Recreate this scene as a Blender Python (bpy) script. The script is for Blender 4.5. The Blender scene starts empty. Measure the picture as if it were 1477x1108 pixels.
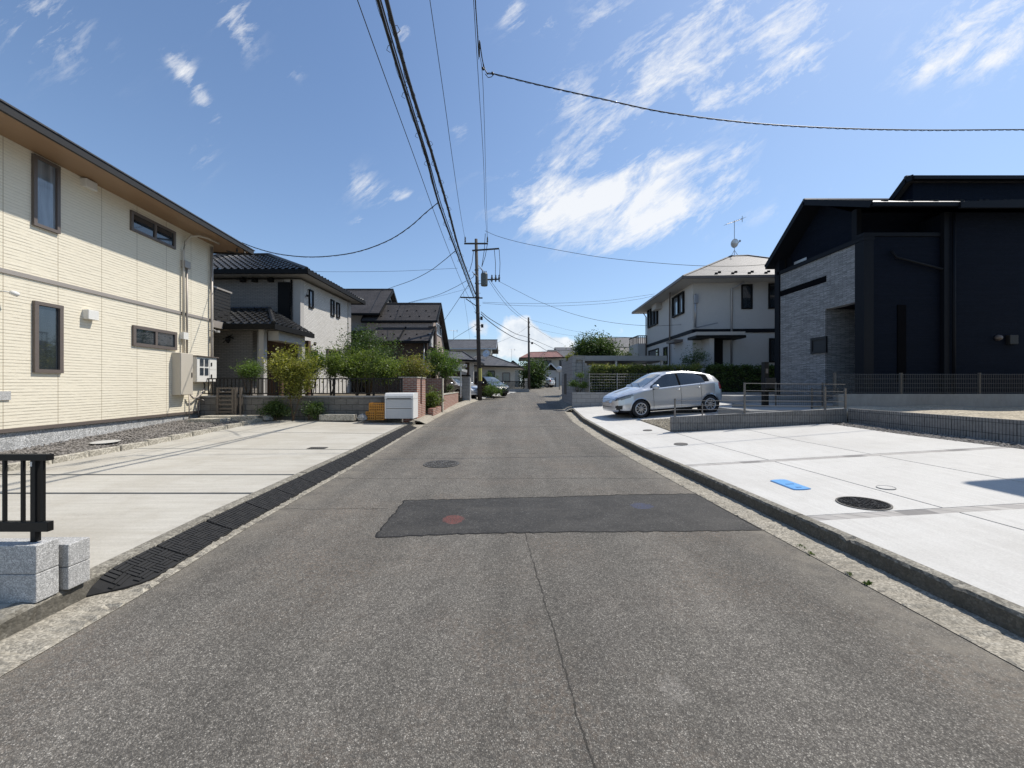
import bpy, math, random
import numpy as np
from mathutils import Vector, Matrix
R = math.radians
C = bpy.context.scene.collection
F0, CX, CY, H = 555.0, 738.5, 554.0, 1.5     # focal length, centre and eye height of the photograph (pixels / metres)

# ------------------------------------------------------------------ measuring
def g(Y):                                    # height of the street along its length: flat, then a gentle rise
    return 0.0 if Y < 8 else (.022*(Y-8) if Y < 60 else 1.144)
def at(px, py, Y):                           # the point at depth Y seen at a place in the photograph
    return ((px-CX)/F0*Y, Y, H-(py-CY)/F0*Y)
def hz(py, Y): return H-(py-CY)/F0*Y
def wx(px, Y): return (px-CX)/F0*Y
def onroad(px, py, off=0.0):
    k = (py-CY)/F0
    Y = (H-off+.176)/(k+.022)
    if Y < 8: Y = (H-off)/k
    return ((px-CX)/F0*Y, Y)

XL_PTS = [(-30,-2.5),(0,-2.6),(2.7,-2.66),(4,-2.78),(6,-2.85),(8.5,-2.93),(11,-2.97),(16.8,-2.98),(22,-2.62),(28,-2.04),(37,.1),(46,2.0),(50,3.2),(54,5.2),(58,8.5)]
XR_PTS = [(-30,2.9),(0,2.78),(2.3,2.69),(6,2.5),(10.5,2.27),(14,2.22),(17.8,2.45),(22,2.75),(28,3.35),(33,4.1),(42,5.6),(50,7.4),(54,9.6),(58,13)]
def XL(Y): return float(np.interp(Y, [p[0] for p in XL_PTS], [p[1] for p in XL_PTS]))
def XR(Y): return float(np.interp(Y, [p[0] for p in XR_PTS], [p[1] for p in XR_PTS]))
def zR(X, Y): return .14+g(Y)+.058*max(0, min(X-XR(Y)-.42, 7))
def zL(X, Y): return .12+g(Y)+.024*max(0, min(Y-7, 8))*min(1, max(0, (-3.3-X)/6.8))

# ------------------------------------------------------------------ objects
def thing(name, label, cat, loc=(0,0,0), group=None, rotz=0):
    o = bpy.data.objects.new(name, None); C.objects.link(o)
    o.location = loc; o.rotation_euler = (0,0,rotz); o.empty_display_size = .2
    o['label'] = label; o['category'] = cat
    if group: o['group'] = group
    return o
def tag(o, label, cat, group=None):
    o['label'] = label; o['category'] = cat
    if group: o['group'] = group
    return o
def struct(o, kind='structure'):
    o['kind'] = kind; return o
def dup(root, loc=None, rotz=None, label=None):
    def cp(o, par):
        c = o.copy(); C.objects.link(c)
        if par is not None: c.parent = par
        for ch in o.children: cp(ch, c)
        return c
    r = cp(root, None)
    if loc is not None: r.location = loc
    if rotz is not None: r.rotation_euler = (0,0,rotz)
    if label: r['label'] = label
    return r
def wpos(o):
    p = Vector((0,0,0)); rz = 0
    while o is not None:
        p = p + Vector(o.location); o = o.parent
    return p

class MB:
    """collects shapes in world axes; build() links them as one mesh"""
    def __init__(s, fr=None): s.V=[]; s.F=[]; s.fr=fr
    def v(s, p):
        p = tuple(p)
        s.V.append(s.fr(p) if s.fr else p); return len(s.V)-1
    def poly(s, pts): s.F.append([s.v(p) for p in pts]); return s
    def box(s, x0,x1,y0,y1,z0,z1):
        i = [s.v(p) for p in ((x0,y0,z0),(x1,y0,z0),(x1,y1,z0),(x0,y1,z0),(x0,y0,z1),(x1,y0,z1),(x1,y1,z1),(x0,y1,z1))]
        for f in ((3,2,1,0),(4,5,6,7),(0,1,5,4),(1,2,6,5),(2,3,7,6),(3,0,4,7)): s.F.append([i[k] for k in f])
        return s
    def hexa(s, b, t):                       # four bottom points, four top points
        i = [s.v(p) for p in list(b)+list(t)]
        for f in ((3,2,1,0),(4,5,6,7),(0,1,5,4),(1,2,6,5),(2,3,7,6),(3,0,4,7)): s.F.append([i[k] for k in f])
        return s
    def slab(s, pts, th):                    # polygon with thickness downwards
        n = len(pts)
        a = [s.v(p) for p in pts]; b = [s.v((p[0],p[1],p[2]-th)) for p in pts]
        s.F.append(a); s.F.append(b[::-1])
        for k in range(n): s.F.append([a[k], b[k], b[(k+1)%n], a[(k+1)%n]])
        return s
    def tube(s, pts, r, n=6, cap=True, r1=None):
        pts = [Vector(p) for p in pts]; m = len(pts); rings = []
        up = Vector((0,0,1))
        for k,p in enumerate(pts):
            d = (pts[min(k+1,m-1)]-pts[max(k-1,0)])
            d = d.normalized() if d.length > 1e-9 else Vector((0,0,1))
            ref = up if abs(d.z) < .95 else Vector((0,1,0))
            a = d.cross(ref).normalized(); b = a.cross(d)
            rr = r if r1 is None else r+(r1-r)*k/max(1,m-1)
            rings.append([s.v(p+a*rr*math.cos(2*math.pi*j/n)+b*rr*math.sin(2*math.pi*j/n)) for j in range(n)])
        for k in range(m-1):
            for j in range(n):
                s.F.append([rings[k][j], rings[k][(j+1)%n], rings[k+1][(j+1)%n], rings[k+1][j]])
        if cap: s.F.append(rings[0][::-1]); s.F.append(rings[-1])
        return s
    def lathe(s, prof, c, ax=(0,0,1), n=24, capped=False):
        ax = Vector(ax).normalized(); ref = Vector((0,0,1)) if abs(ax.z) < .9 else Vector((1,0,0))
        a = ax.cross(ref).normalized(); b = ax.cross(a); c = Vector(c); rings = []
        for r,h in prof:
            rings.append([s.v(c+ax*h+a*r*math.cos(2*math.pi*j/n)+b*r*math.sin(2*math.pi*j/n)) for j in range(n)])
        for k in range(len(prof)-1):
            for j in range(n): s.F.append([rings[k][j], rings[k][(j+1)%n], rings[k+1][(j+1)%n], rings[k+1][j]])
        if capped: s.F.append(rings[0][::-1]); s.F.append(rings[-1])
        return s
    def bar(s, p, q, w, h):                  # straight square bar
        p = Vector(p); q = Vector(q); d = (q-p).normalized()
        ref = Vector((0,0,1)) if abs(d.z) < .95 else Vector((0,1,0))
        a = d.cross(ref).normalized()*w/2; b = a.cross(d).normalized()*h/2
        return s.hexa([p-a-b,p+a-b,p+a+b,p-a+b],[q-a-b,q+a-b,q+a+b,q-a+b])
    def build(s, name, mat, parent=None, smooth=False, bevel=0, local=False):
        m = bpy.data.meshes.new(name)
        off = wpos(parent) if (parent is not None and not local) else Vector((0,0,0))
        m.from_pydata([(p[0]-off.x, p[1]-off.y, p[2]-off.z) for p in s.V], [], s.F)
        for k in (mat if isinstance(mat,(list,tuple)) else [mat]): m.materials.append(k)
        if smooth:
            for p in m.polygons: p.use_smooth = True
        import bmesh
        bm = bmesh.new(); bm.from_mesh(m); bmesh.ops.recalc_face_normals(bm, faces=bm.faces); bm.to_mesh(m); bm.free()
        o = bpy.data.objects.new(name, m); C.objects.link(o)
        if parent is not None: o.parent = parent
        if bevel:
            b = o.modifiers.new('bevel','BEVEL'); b.width = bevel; b.segments = 2; b.limit_method='ANGLE'; b.angle_limit = R(40)
        return o

class Facade:
    """a vertical wall plane: origin, horizontal direction u, outward normal n"""
    def __init__(s, o, u, n):
        s.o = Vector((o[0],o[1],0)); s.u = Vector((u[0],u[1],0)).normalized(); s.n = Vector((n[0],n[1],0)).normalized()
    def P(s, a, z, d=0):
        p = s.o+s.u*a+s.n*d; return (p.x,p.y,z)
    def px(s, px, py, d=0):
        k = (px-CX)/F0; o = s.o+s.n*d
        # (k t, t) = o + u a
        det = -k*s.u.y+s.u.x
        t = (o.y*s.u.x-o.x*s.u.y)/det
        a = (k*t-o.x)/s.u.x if abs(s.u.x) > abs(s.u.y) else (t-o.y)/s.u.y
        return a, H-(py-CY)/F0*t
    def box(s, mb, a0,a1,z0,z1,d0,d1):
        mb.hexa([s.P(a0,z0,d0),s.P(a1,z0,d0),s.P(a1,z0,d1),s.P(a0,z0,d1)],[s.P(a0,z1,d0),s.P(a1,z1,d0),s.P(a1,z1,d1),s.P(a0,z1,d1)])

def window(root, F, a0,a1,z0,z1, fm, gm, fw=.05, proud=.045, mull=(), horiz=(), label=None):
    if a0 > a1: a0,a1 = a1,a0
    if z0 > z1: z0,z1 = z1,z0
    fr = MB()
    F.box(fr,a0,a1,z0,z0+fw,-.02,proud); F.box(fr,a0,a1,z1-fw,z1,-.02,proud)
    F.box(fr,a0,a0+fw,z0+fw,z1-fw,-.02,proud-.002); F.box(fr,a1-fw,a1,z0+fw,z1-fw,-.02,proud-.002)
    for t in mull:
        c = a0+(a1-a0)*t; F.box(fr,c-fw*.45,c+fw*.45,z0+fw,z1-fw,-.02,proud-.006)
    for t in horiz:
        c = z0+(z1-z0)*t; F.box(fr,a0+fw,a1-fw,c-fw*.35,c+fw*.35,-.02,proud-.008)
    w = fr.build('window', fm, root)
    if label: w['label'] = label
    p = MB(); p.poly([F.P(a0+fw*.6,z0+fw*.6,.012),F.P(a1-fw*.6,z0+fw*.6,.012),F.P(a1-fw*.6,z1-fw*.6,.012),F.P(a0+fw*.6,z1-fw*.6,.012)])
    p.build('pane', gm, w)
    return w
def window_px(root, F, p0, p1, fm, gm, **k):
    a0,z1 = F.px(*p0); a1,z0 = F.px(*p1)
    return window(root, F, a0,a1,z0,z1, fm, gm, **k)

# ------------------------------------------------------------------ materials
class NT:
    def __init__(s, name):
        s.m = bpy.data.materials.new(name); s.m.use_nodes = True
        s.t = s.m.node_tree; s.b = s.t.nodes['Principled BSDF']; s.out = s.t.nodes['Material Output']
        s.co = s.t.nodes.new('ShaderNodeTexCoord')
    def n(s, typ, **kw):
        nd = s.t.nodes.new('ShaderNode'+typ)
        for k,v in kw.items():
            if k in nd.inputs.keys(): s.put(nd.inputs[k], v)
            else: setattr(nd, k, v)
        return nd
    def put(s, sock, v):
        if isinstance(v, bpy.types.NodeSocket): s.t.links.new(v, sock)
        else: sock.default_value = v
    def math(s, op, a, b=0.0, c=0.0, clamp=False):
        nd = s.t.nodes.new('ShaderNodeMath'); nd.operation = op; nd.use_clamp = clamp
        s.put(nd.inputs[0],a); s.put(nd.inputs[1],b); s.put(nd.inputs[2],c); return nd.outputs[0]
    def obj(s): return s.co.outputs['Object']
    def sep(s, v=None):
        nd = s.t.nodes.new('ShaderNodeSeparateXYZ'); s.put(nd.inputs[0], v if v is not None else s.obj()); return nd.outputs
    def comb(s, x=0.0,y=0.0,z=0.0):
        nd = s.t.nodes.new('ShaderNodeCombineXYZ'); s.put(nd.inputs[0],x); s.put(nd.inputs[1],y); s.put(nd.inputs[2],z); return nd.outputs[0]
    def scale(s, v, sc):
        nd = s.t.nodes.new('ShaderNodeMapping'); s.put(nd.inputs['Vector'], v); nd.inputs['Scale'].default_value = sc; return nd.outputs[0]
    def noise(s, sc, det=4, rough=.55, v=None, dist=0.0):
        nd = s.t.nodes.new('ShaderNodeTexNoise'); s.put(nd.inputs['Vector'], v if v is not None else s.obj())
        nd.inputs['Scale'].default_value = sc; nd.inputs['Detail'].default_value = det; nd.inputs['Roughness'].default_value = rough; nd.inputs['Distortion'].default_value = dist
        return nd.outputs['Fac']
    def voro(s, sc, v=None, feature='F1', out='Distance', rnd=1.0):
        nd = s.t.nodes.new('ShaderNodeTexVoronoi'); nd.feature = feature
        s.put(nd.inputs['Vector'], v if v is not None else s.obj()); nd.inputs['Scale'].default_value = sc; nd.inputs['Randomness'].default_value = rnd
        return nd.outputs[out]
    def ramp(s, f, *st):
        nd = s.t.nodes.new('ShaderNodeValToRGB'); s.put(nd.inputs[0], f)
        e = nd.color_ramp.elements
        while len(e) < len(st): e.new(.5)
        for k,(p,c) in enumerate(st):
            e[k].position = p; e[k].color = (c,c,c,1) if not isinstance(c,(tuple,list)) else (*c[:3],1)
        return nd.outputs[0]
    def mix(s, f, a, b, mode='MIX'):
        nd = s.t.nodes.new('ShaderNodeMix'); nd.data_type = 'RGBA'; nd.blend_type = mode
        s.put(nd.inputs[0], f)
        for k,v in ((6,a),(7,b)):
            if isinstance(v,(tuple,list)): v = (*v[:3],1)
            elif isinstance(v,float): v = (v,v,v,1)
            s.put(nd.inputs[k], v)
        return nd.outputs[2]
    def brick(s, v, w, h, mortar=.01, c1=(.5,.5,.5), c2=(.4,.4,.4), cm=(.2,.2,.2), off=.5, smooth=.1, bias=0.0):
        nd = s.t.nodes.new('ShaderNodeTexBrick'); s.put(nd.inputs['Vector'], v)
        nd.inputs['Scale'].default_value = 1; nd.inputs['Brick Width'].default_value = w; nd.inputs['Row Height'].default_value = h
        nd.inputs['Mortar Size'].default_value = mortar; nd.inputs['Mortar Smooth'].default_value = smooth; nd.inputs['Bias'].default_value = bias
        nd.inputs['Color1'].default_value = (*c1,1); nd.inputs['Color2'].default_value = (*c2,1); nd.inputs['Mortar'].default_value = (*cm,1)
        nd.offset = off
        return nd.outputs['Color'], nd.outputs['Fac']
    def bump(s, h, st=.3, dist=.01):
        nd = s.t.nodes.new('ShaderNodeBump'); s.put(nd.inputs['Height'], h); nd.inputs['Strength'].default_value = st; nd.inputs['Distance'].default_value = dist
        s.t.links.new(nd.outputs[0], s.b.inputs['Normal']); return s
    def fin(s, col, rough=.7, metal=0.0, spec=None):
        if isinstance(col,(tuple,list)): col = (*col[:3],1)
        s.put(s.b.inputs['Base Color'], col); s.put(s.b.inputs['Roughness'], rough); s.put(s.b.inputs['Metallic'], metal)
        if spec is not None: s.b.inputs['Specular IOR Level'].default_value = spec
        return s.m

def plain(name, col, rough=.6, metal=0.0, var=.15, sc=6.0, spec=None, bump=0.0):
    t = NT(name); f = t.noise(sc,5,.6); f2 = t.noise(sc*9,3,.6)
    c = t.mix(f, tuple(x*(1-var) for x in col), tuple(min(1,x*(1+var)) for x in col))
    c = t.mix(t.ramp(f2,(.4,0.0),(.75,.35)), c, tuple(x*.75 for x in col))
    if bump: t.bump(t.noise(sc*14,4,.6), bump, .004)
    return t.fin(c, rough, metal, spec)
def wallvec(t):                              # brick coordinates on upright walls that run along x or y
    x,y,z = t.sep(); return t.comb(t.math('ADD',x,y), z, 0.0)

def m_asphalt():
    t = NT('asphalt'); x,y,z = t.sep()
    big = t.noise(.45,4,.6); mid = t.noise(5,5,.65); vc = t.voro(165,out='Color'); vd = t.voro(165)
    sp = t.n('SeparateColor', Color=vc).outputs[0]
    stone = t.ramp(sp,(0.0,(.066,.060,.051)),(.4,(.107,.098,.084)),(.72,(.155,.143,.122)),(.93,(.225,.208,.180)),(1.0,(.34,.32,.28)))
    c = t.mix(t.ramp(vd,(.3,0.0),(.62,.8)), stone, (.050,.046,.041))
    c = t.mix(.12, c, (.115,.105,.089))
    gr = t.n('SeparateColor', Color=t.voro(85,out='Color')).outputs[1]; c = t.mix(.55, c, t.ramp(gr,(0.0,.60),(.5,1.06),(.9,1.42),(1.0,1.9)),'MULTIPLY')
    fine = t.noise(260,2,.7); c = t.mix(.35, c, t.ramp(fine,(.3,.6),(.7,1.4)), 'MULTIPLY')
    c = t.mix(1.0, c, t.ramp(big,(.3,.98),(.7,1.28)), 'MULTIPLY')
    c = t.mix(1.0, c, t.ramp(mid,(.3,.98),(.7,1.25)), 'MULTIPLY')
    brown = t.math('MULTIPLY', t.ramp(t.noise(.8,3,.6),(.45,0.0),(.7,1.0)), t.ramp(t.noise(30,3,.7),(.45,0.0),(.6,1.0)))
    c = t.mix(t.math('MULTIPLY',brown,.35), c, (.20,.14,.095))
    # wheel tracks a little paler, edges dusty
    tr = t.ramp(t.noise(1.0,3,.6,v=t.scale(t.obj(),(1.2,.07,1))),(.35,.84),(.65,1.16)); c = t.mix(1.0,c,tr,'MULTIPLY')
    oil = t.ramp(t.noise(1.05,5,.75,v=t.scale(t.obj(),(1,.55,1))),(.60,1.0),(.72,.74)); c = t.mix(1.0,c,oil,'MULTIPLY')
    edge = t.math('SUBTRACT',t.math('ABSOLUTE',t.math('ADD',x,.12)),2.25); dust = t.math('MULTIPLY',t.math('MULTIPLY',edge,3.0,clamp=True),t.ramp(t.noise(3.5,6,.75),(.35,0.0),(.65,.75)))
    c = t.mix(dust,c,(.23,.205,.165))
    # pale tar-less patches
    sc = t.ramp(t.noise(2.3,4,.7),(.68,0.0),(.76,.5)); c = t.mix(sc, c, (.24,.23,.21))
    for (sx_,sy_,r_,am) in ((.80,1.89,.085,.42),(.62,7.6,.05,.7),(-.75,5.2,.06,.2),(1.35,2.7,.05,.15)):   # scuffs and spilt cement
        dd = t.math('ADD',t.math('POWER',t.math('DIVIDE',t.math('SUBTRACT',x,sx_),r_),2.0),t.math('POWER',t.math('DIVIDE',t.math('SUBTRACT',y,sy_),r_*1.3),2.0))
        dd = t.math('ADD',dd,t.math('MULTIPLY',t.math('SUBTRACT',t.noise(24,6,.85),.5),5.0)); c = t.mix(t.math('MULTIPLY',t.math('MULTIPLY',t.ramp(dd,(.2,1.0),(1.5,0.0)),t.ramp(sp,(.3,.35),(.7,1.0))),am),c,(.30,.28,.25))
    # cracks
    nz = t.math('SUBTRACT', t.noise(3.2,5,.7), .5); nz2 = t.math('SUBTRACT', t.noise(1.1,6,.7), .5)
    cx = t.math('ABSOLUTE', t.math('ADD', t.math('ADD', x, t.math('MULTIPLY_ADD', y, .083, -.445)), t.math('MULTIPLY', nz, .09)))
    k1 = t.math('MULTIPLY', t.math('LESS_THAN', cx, t.math('MULTIPLY_ADD', t.noise(9,3,.6), .012, -.0012)), t.math('LESS_THAN', y, 3.98))
    cy = t.math('ABSOLUTE', t.math('ADD', t.math('SUBTRACT', y, 6.12), t.math('MULTIPLY', nz2, .25)))
    k2 = t.math('LESS_THAN', cy, t.math('MULTIPLY_ADD', t.noise(6,3,.6), .02, -.001))
    cy3 = t.math('ABSOLUTE', t.math('ADD', t.math('SUBTRACT', y, 8.3), t.math('MULTIPLY', nz2, .4)))
    k3 = t.math('MULTIPLY', t.math('LESS_THAN', cy3, t.math('MULTIPLY_ADD', t.noise(5,3,.6), .03, -.005)), t.math('GREATER_THAN', t.noise(.6,2,.5), .46))
    cy4 = t.math('ABSOLUTE', t.math('ADD', t.math('SUBTRACT', y, 4.62), t.math('MULTIPLY', nz2, .2)))
    k4 = t.math('MULTIPLY', t.math('LESS_THAN', cy4, .008), t.math('LESS_THAN', x, -1.5))
    cy5 = t.math('ABSOLUTE', t.math('ADD', t.math('SUBTRACT', y, 12.6), t.math('MULTIPLY', nz2, .5)))
    k5 = t.math('LESS_THAN', cy5, t.math('MULTIPLY_ADD', t.noise(4,3,.6), .05, -.005))
    k = t.math('MAXIMUM', t.math('MAXIMUM',k1,k2), t.math('MAXIMUM',k3,t.math('MAXIMUM',k4,k5)))
    c = t.mix(t.math('MULTIPLY',k,.8), c, (.028,.026,.022))
    t.bump(t.math('SUBTRACT', t.math('ADD', t.math('MULTIPLY',vd,-1.0), t.math('MULTIPLY',t.noise(160,2,.6),.3)), t.math('MULTIPLY',k,1.5)), .55, .006)
    return t.fin(c, .82, spec=.3)
def m_patch():
    t = NT('patch_asphalt'); x,y,z = t.sep()
    sp = t.n('SeparateColor', Color=t.voro(110,out='Color')).outputs[0]
    c = t.ramp(sp,(0.0,(.026,.0245,.0225)),(.6,(.036,.034,.031)),(.95,(.06,.057,.052)),(1.0,(.12,.115,.105)))
    c = t.mix(1.0,c,t.ramp(t.noise(3,5,.65),(.3,.75),(.7,1.35)),'MULTIPLY')
    dust = t.ramp(t.noise(1.7,5,.7,v=t.scale(t.obj(),(.6,2,1))),(.5,0.0),(.75,.45)); c = t.mix(dust,c,(.085,.078,.068))
    def blob(bx,by,rx,ry,col,c,amt):
        dx = t.math('DIVIDE', t.math('SUBTRACT',x,bx), rx); dy = t.math('DIVIDE', t.math('SUBTRACT',y,by), ry)
        d = t.math('ADD', t.math('MULTIPLY',dx,dx), t.math('MULTIPLY',dy,dy))
        d = t.math('ADD', d, t.math('MULTIPLY', t.math('SUBTRACT', t.noise(9,5,.8),.5), 2.2))
        sp_ = t.ramp(t.noise(75,2,.6),(.42,.25),(.52,1.0))
        return t.mix(t.math('MULTIPLY', t.math('MULTIPLY',t.ramp(d,(.75,1.0),(1.2,0.0)),sp_), amt), c, col)
    c = blob(*RED, .12,.145,(.20,.055,.045),c,.6); c = blob(*BLUE,.14,.13,(.045,.06,.13),c,.6)
    t.bump(t.math('ADD',t.math('MULTIPLY',t.voro(110),-1.0),t.math('MULTIPLY',t.noise(6,4,.6),2.0)), .4, .006)
    return t.fin(c,.75,spec=.35)
def m_concrete(name, base, streak, dirt, crs=(1,14,1), stain=.35, grit=(70,.12)):
    t = NT(name)
    st = t.noise(3.0,6,.65,v=t.scale(t.obj(),crs)); big = t.noise(.55,5,.6); mid = t.noise(4,5,.65); fine = t.noise(grit[0],3,.7)
    c = t.mix(t.ramp(st,(.3,0.0),(.7,1.0)), base, streak)
    c = t.mix(t.ramp(big,(.45,0.0),(.75,stain)), c, dirt)
    c = t.mix(t.ramp(mid,(.52,0.0),(.8,stain*.7)), c, dirt)
    tr = t.noise(1.0,5,.6,v=t.scale(t.obj(),(.16,2.6,1))); c = t.mix(t.ramp(tr,(.55,0.0),(.72,stain*.45)), c, dirt)
    sp = t.noise(1.9,6,.75,dist=.6); c = t.mix(t.ramp(sp,(.62,0.0),(.7,stain*.5)), c, tuple(k*.8 for k in dirt))
    c = t.mix(1.0, c, t.ramp(fine,(.3,1-grit[1]),(.7,1+grit[1]*.4)),'MULTIPLY')
    t.bump(t.math('ADD', t.noise(26,4,.6,v=t.scale(t.obj(),crs)), t.math('MULTIPLY',fine,.6)), .25, .004)
    return t.fin(c,.85,spec=.3)
def m_rough(name, base, dark, sc=24.0, bump=.7, grime_shade=0):   # weathered kerb / gutter concrete with exposed aggregate
    t = NT(name)
    v = t.n('SeparateColor', Color=t.voro(sc*3,out='Color')).outputs[0]
    c = t.mix(t.ramp(t.noise(sc*.35,6,.7),(.35,0.0),(.7,1.0)), base, dark)
    c = t.mix(1.0,c,t.ramp(v,(0.0,.62),(.6,1.0),(1.0,1.45)),'MULTIPLY')
    c = t.mix(t.ramp(t.noise(1.3,5,.7),(.5,0.0),(.75,.6)), c, tuple(.55*k for k in dark))
    if grime_shade:
        nz = t.sep(t.n('NewGeometry').outputs['Normal'])[2]; c = t.mix(t.math('MULTIPLY',t.ramp(nz,(.3,1.0),(.8,0.0)),grime_shade),c,tuple(.4*k for k in dark))  # upright faces darker: dirt, plus the kerb face's shade put into the colour
    t.bump(t.math('ADD',t.noise(sc,5,.7),t.math('MULTIPLY',t.voro(sc*3),-.6)),bump,.012)
    return t.fin(c,.9,spec=.25)
def m_bricks(name, w, h, mortar, c1, c2, cm, bump=.6, dist=.012, rough=.8, seam=None, seamc=(.2,.2,.2), var=.25, off=.5, shift=(0,0), grime_shade=.2):
    t = NT(name); v0 = wallvec(t)
    v = t.n('Mapping', Vector=v0, Location=(shift[0],shift[1],0)).outputs[0]
    col,fac = t.brick(v,w,h,mortar,c1,c2,cm,off)
    wob = t.noise(6,4,.6,v=t.scale(v,(1,5,1)))
    col = t.mix(1.0,col,t.ramp(wob,(.25,1-var),(.75,1+var)),'MULTIPLY')
    if grime_shade: col = t.mix(t.ramp(t.noise(.5,5,.65,v=t.scale(v,(1,.5,1))),(.45,0.0),(.8,grime_shade)),col,tuple(k*.6 for k in c2))
    hgt = t.math('ADD', t.math('MULTIPLY',fac,-1.0), t.math('MULTIPLY',wob,.9))
    if seam:
        sc,sf = t.brick(v0,seam[0],seam[1],seam[2],(0,0,0),(0,0,0),(1,1,1),0.0,0.0)
        col = t.mix(t.math('MULTIPLY',sf,.75),col,seamc); hgt = t.math('SUBTRACT',hgt,t.math('MULTIPLY',sf,1.5))
    t.bump(hgt,bump,dist)
    return t.fin(col,rough,spec=.3)
def m_ribs(name, c1, pitch, bw, bh):          # split-face blocks with upright ribs
    t = NT(name); v = wallvec(t); s_,z_,_ = t.sep(v)
    col,fac = t.brick(v,bw,bh,.006,c1,tuple(k*.86 for k in c1),tuple(k*.35 for k in c1),.5)
    tri = t.math('PINGPONG', s_, pitch/2); rib = t.math('DIVIDE',tri,pitch/2)
    groove = t.ramp(rib,(.12,.42),(.4,1.0)); col = t.mix(1.0,col,groove,'MULTIPLY')
    col = t.mix(1.0,col,t.ramp(t.noise(14,5,.7),(.3,.8),(.7,1.2)),'MULTIPLY')
    col = t.mix(t.ramp(t.noise(.9,4,.6),(.5,0.0),(.8,.4)),col,tuple(k*.6 for k in c1))
    t.bump(t.math('SUBTRACT',t.math('ADD',rib,t.math('MULTIPLY',t.noise(60,3,.6),.3)),t.math('MULTIPLY',fac,1.0)),.8,.012)
    return t.fin(col,.9,spec=.2)
def m_roof(name, c, w=.3, h=.2, rough=.6, var=.3, spec=.4):
    t = NT(name); x,y,z = t.sep()
    v = t.comb(t.math('ADD',x,t.math('MULTIPLY',y,.37)), t.math('ADD',y,t.math('MULTIPLY',z,1.3)),0.0)
    col,f = t.brick(v,w,h,.012,c,tuple(k*.72 for k in c),tuple(k*.4 for k in c),.5)
    col = t.mix(1.0,col,t.ramp(t.noise(1.6,5,.65),(.3,1-var),(.7,1+var)),'MULTIPLY')
    col = t.mix(1.0,col,t.ramp(t.noise(22,4,.7),(.3,.85),(.7,1.15)),'MULTIPLY')
    t.bump(t.math('MULTIPLY',f,-1.0),.5,.012)
    return t.fin(col,rough,spec=spec)
def m_glass(name, c=(.02,.025,.03), rough=.04, curtain=0.0):
    t = NT(name)
    f = t.noise(2.2,3,.5,v=t.scale(t.obj(),(3,3,.35)))
    col = t.mix(t.ramp(f,(.35,0.0),(.65,1.0)), c, tuple(min(1,k*(1.6+curtain)+curtain*.25) for k in c))
    m = t.fin(col,rough,spec=.9); t.b.inputs['Coat Weight'].default_value = .6; t.b.inputs['Coat Roughness'].default_value = .02
    t.bump(t.noise(.9,2,.5),.03,.02); return m
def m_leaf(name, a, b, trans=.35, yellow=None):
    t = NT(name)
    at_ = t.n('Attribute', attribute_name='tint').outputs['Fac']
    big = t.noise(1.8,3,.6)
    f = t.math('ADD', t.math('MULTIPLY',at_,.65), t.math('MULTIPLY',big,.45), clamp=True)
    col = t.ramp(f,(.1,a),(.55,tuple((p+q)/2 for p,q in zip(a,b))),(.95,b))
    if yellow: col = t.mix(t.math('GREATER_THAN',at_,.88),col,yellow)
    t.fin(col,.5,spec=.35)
    tr = t.n('BsdfTranslucent', Color=t.mix(1.0,col,(1.5,1.6,.7),'MULTIPLY'))
    mx = t.n('MixShader'); mx.inputs[0].default_value = trans
    t.t.links.new(t.b.outputs[0],mx.inputs[1]); t.t.links.new(tr.outputs[0],mx.inputs[2]); t.t.links.new(mx.outputs[0],t.out.inputs[0])
    return t.m
def m_bark(name, c=(.12,.09,.065)):
    t = NT(name); f = t.noise(18,6,.7,v=t.scale(t.obj(),(1,1,.25)))
    col = t.mix(f,tuple(k*.5 for k in c),tuple(k*1.4 for k in c)); t.bump(f,.6,.01); return t.fin(col,.9,spec=.2)
def m_gravel(name, a, b, sc=45.0):
    t = NT(name); v = t.n('SeparateColor',Color=t.voro(sc,out='Color')).outputs[0]; d = t.voro(sc)
    col = t.mix(v,a,b); col = t.mix(t.ramp(d,(.3,0.0),(.65,.9)),col,tuple(k*.15 for k in a))
    col = t.mix(1.0,col,t.ramp(t.noise(1.2,4,.6),(.3,.8),(.7,1.15)),'MULTIPLY')
    t.bump(t.math('MULTIPLY',d,-1.0),1.0,.02); return t.fin(col,.9,spec=.25)
def m_paint(name, c, rough=.28):
    t = NT(name); x,y,z = t.sep()
    m = t.fin(t.mix(t.noise(3,4,.6),tuple(k*.95 for k in c),c), rough, .55, .5)
    t.b.inputs['Coat Weight'].default_value = .8; t.b.inputs['Coat Roughness'].default_value = .06
    t.bump(t.noise(260,2,.5),.012,.002); return m

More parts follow.
